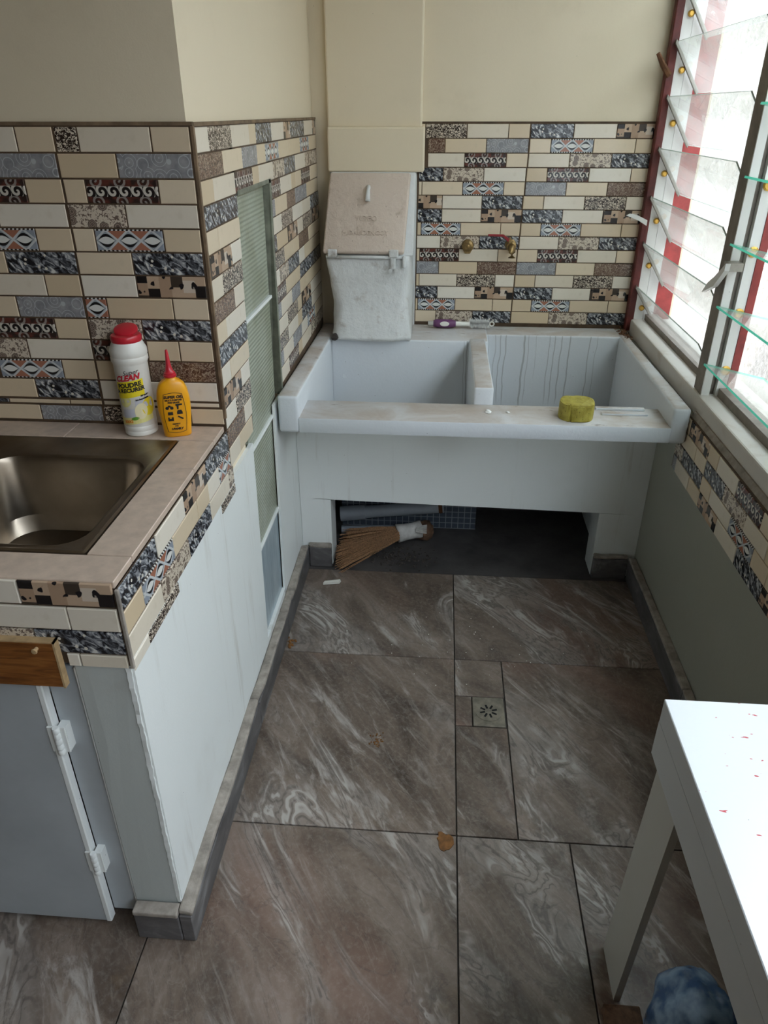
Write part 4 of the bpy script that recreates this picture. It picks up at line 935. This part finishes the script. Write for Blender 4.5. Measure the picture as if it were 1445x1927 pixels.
for i in range(9):
    a = -1.1 + i * .28; kn.hexa([Vector((-.060, 2.340 + .02 * math.sin(a) - .02, .060 + .012 * math.cos(a))) + Vector(d) for d in ((0, 0, 0), (0, .004, 0), (.040, .014 * math.sin(a) + .004, .004), (.040, .014 * math.sin(a), .004), (0, 0, .003), (0, .004, .003), (.040, .014 * math.sin(a) + .004, .006), (.040, .014 * math.sin(a), .006))])
kn.done('cloth_tails', M_CLOTH, BO)
B().lathe((-.030, 2.362, .043), [(.010, -.038), (.030, -.028), (.038, 0), (.030, .022), (.012, .032)], 12).jitter(.010, 60).done('straw_butt', M_COIR, BO, smooth=True)

# floor drain, litter -------------------------------------------------------------------------
FD = thing('floor_drain', (.169, 1.474, 0), 'square tarnished metal floor drain cover with slots', 'drain')
B().box(.127, .212, 1.420, 1.528, -.006, .0012, .001, 1).done('cover_plate', M_DRAIN, FD)
B().lathe((.169, 1.474, .001), [(.036, 0), (.036, .0012), (.030, .0016), (.004, .0010)], 28).done('grate', M_DRAIN, FD)
for k in range(8):
    a = 2 * math.pi * k / 8 + .3; c, s = math.cos(a), math.sin(a); n = Vector((-s, c, 0)) * .0028; p = Vector((.169 + .010 * c, 1.474 + .010 * s, .0026)); q = Vector((.169 + .024 * c, 1.474 + .024 * s, .0026))
    B().poly([p - n, q - n, q + n, p + n], (0, 0, .0003)).done('slot', M_HOLE, FD)
tag(B().hexa([(-.368, 2.033, .0005), (-.310, 2.045, .0005), (-.306, 2.060, .0005), (-.362, 2.048, .0005), (-.366, 2.035, .012), (-.312, 2.047, .014), (-.309, 2.057, .014), (-.362, 2.046, .012)], .002, 1).done('soap_sliver', M_CHIP, at=(-.34, 2.046, 0)), 'off white sliver on the floor in front of the broom', 'litter')
sp = []
for i in range(22): a = 2 * math.pi * i / 22; r = .020 * (1 + .28 * math.sin(3 * a + 1) * random.random() + .15 * random.uniform(-1, 1)); sp.append((.054 + r * math.cos(a), 1.066 + 1.15 * r * math.sin(a), .0004))
tag(B().poly(sp, (0, 0, .0016)).done('dried_splat', M_SPLAT, at=(.054, 1.066, .0004)), 'orange brown dried splat on the floor beside the long tile joint', 'stain')
def crumbs(name, cx, cy, rx_, ry_, n, mat, smin, smax, label, zf=.0005):
    g = B()
    for i in range(n):
        x, y = cx + random.gauss(0, rx_), cy + random.gauss(0, ry_); s = random.uniform(smin, smax)
        g.lathe((x, y, zf), [(s, 0), (s * .8, s * .5), (s * .2, s * .8)], 5)
    o = g.done(name, mat, at=(cx, cy, 0)); tag(o, label, 'grit'); o['kind'] = 'stuff'
crumbs('black_grit', -.12, 2.235, .055, .035, 150, M_DIRT, .002, .007, 'scattered black grit in front of the broom head')
crumbs('brown_crumbs', -.121, 1.346, .012, .012, 40, M_SPLAT, .001, .003, 'small heap of brown crumbs in the middle of the left floor')
crumbs('rust_crumbs', -.418, 1.715, .008, .014, 30, M_SPLAT, .002, .005, 'rusty crumbs against the left skirting')
crumbs('pale_crumbs', .12, 1.75, .18, .12, 60, M_CHIP, .0008, .0022, 'pale specks scattered over the floor near the trough')

crumbs('rotted_flakes', .678, 2.715, .010, .030, 60, M_RUST, .002, .006, 'rusty brown flakes on the trough rim under the red post', .7045)
# table ---------------------------------------------------------------------------------------
TB = thing('work_table', (.52, .30, 0), 'white painted table with red paint flecks under the window', 'table')
B().box(.358, .682, -.45, .852, .600, .645, .0012, 1).done('table_top', M_TABLE, TB)
B().box(.358, .382, -.45, .852, .532, .600).box(.382, .660, .828, .852, .532, .600).box(.658, .682, -.45, .852, .532, .600).done('apron', M_TABLE, TB)
for x0, x1, y0, y1, sl in ((.360, .372, .722, .820, .037), (.640, .655, .722, .820, .037), (.360, .372, -.44, -.34, 0), (.640, .655, -.44, -.34, 0)):
    B().hexa([(x0, y0 + sl, 0), (x1, y0 + sl, 0), (x1, y1 + sl, 0), (x0, y1 + sl, 0), (x0, y0, .534), (x1, y0, .534), (x1, y1, .534), (x0, y1, .534)]).done('leg', M_TABLEL, TB)
tag(B().box(.335, .400, .690, .742, .0006, .022, .002, 1).done('wood_offcut', M_COIR, at=(.367, .716, 0)), 'dark brown wood offcut lying on the floor by the table leg', 'wood block')

# blue bag below the table ------------------------------------------------------------------------
bg_ = B(); bmesh.ops.create_icosphere(bg_.bm, subdivisions=4, radius=1.0)
from mathutils import noise as MN
for v in bg_.bm.verts:
    p = v.co.copy(); k = 1 + .12 * MN.noise(p * 1.7) + .10 * MN.noise(Vector((p.x * 2, p.y * 2, p.z * 7)))
    v.co = Vector((.447 + p.x * k * .066, .655 + p.y * k * .085, max(.001, .115 + p.z * k * .12)))
tag(bg_.done('plastic_bag', M_BAG, smooth=True, at=(.447, .655, 0)), 'crumpled blue plastic bag on the floor beneath the white table', 'bag')
rc = thing('red_bottle', (.555, .68, 0), 'red plastic bottle standing behind the table edge beside the blue bag', 'bottle')
B().lathe((.555, .68, 0), [(.024, .0), (.027, .004), (.027, .14), (.021, .16), (.012, .172)], 20).done('body', M_REDPL, rc, auto=40)
B().lathe((.555, .68, 0), [(.013, .170), (.013, .190), (.011, .192)], 16).done('cap', M_WHITEPL, rc, auto=40)
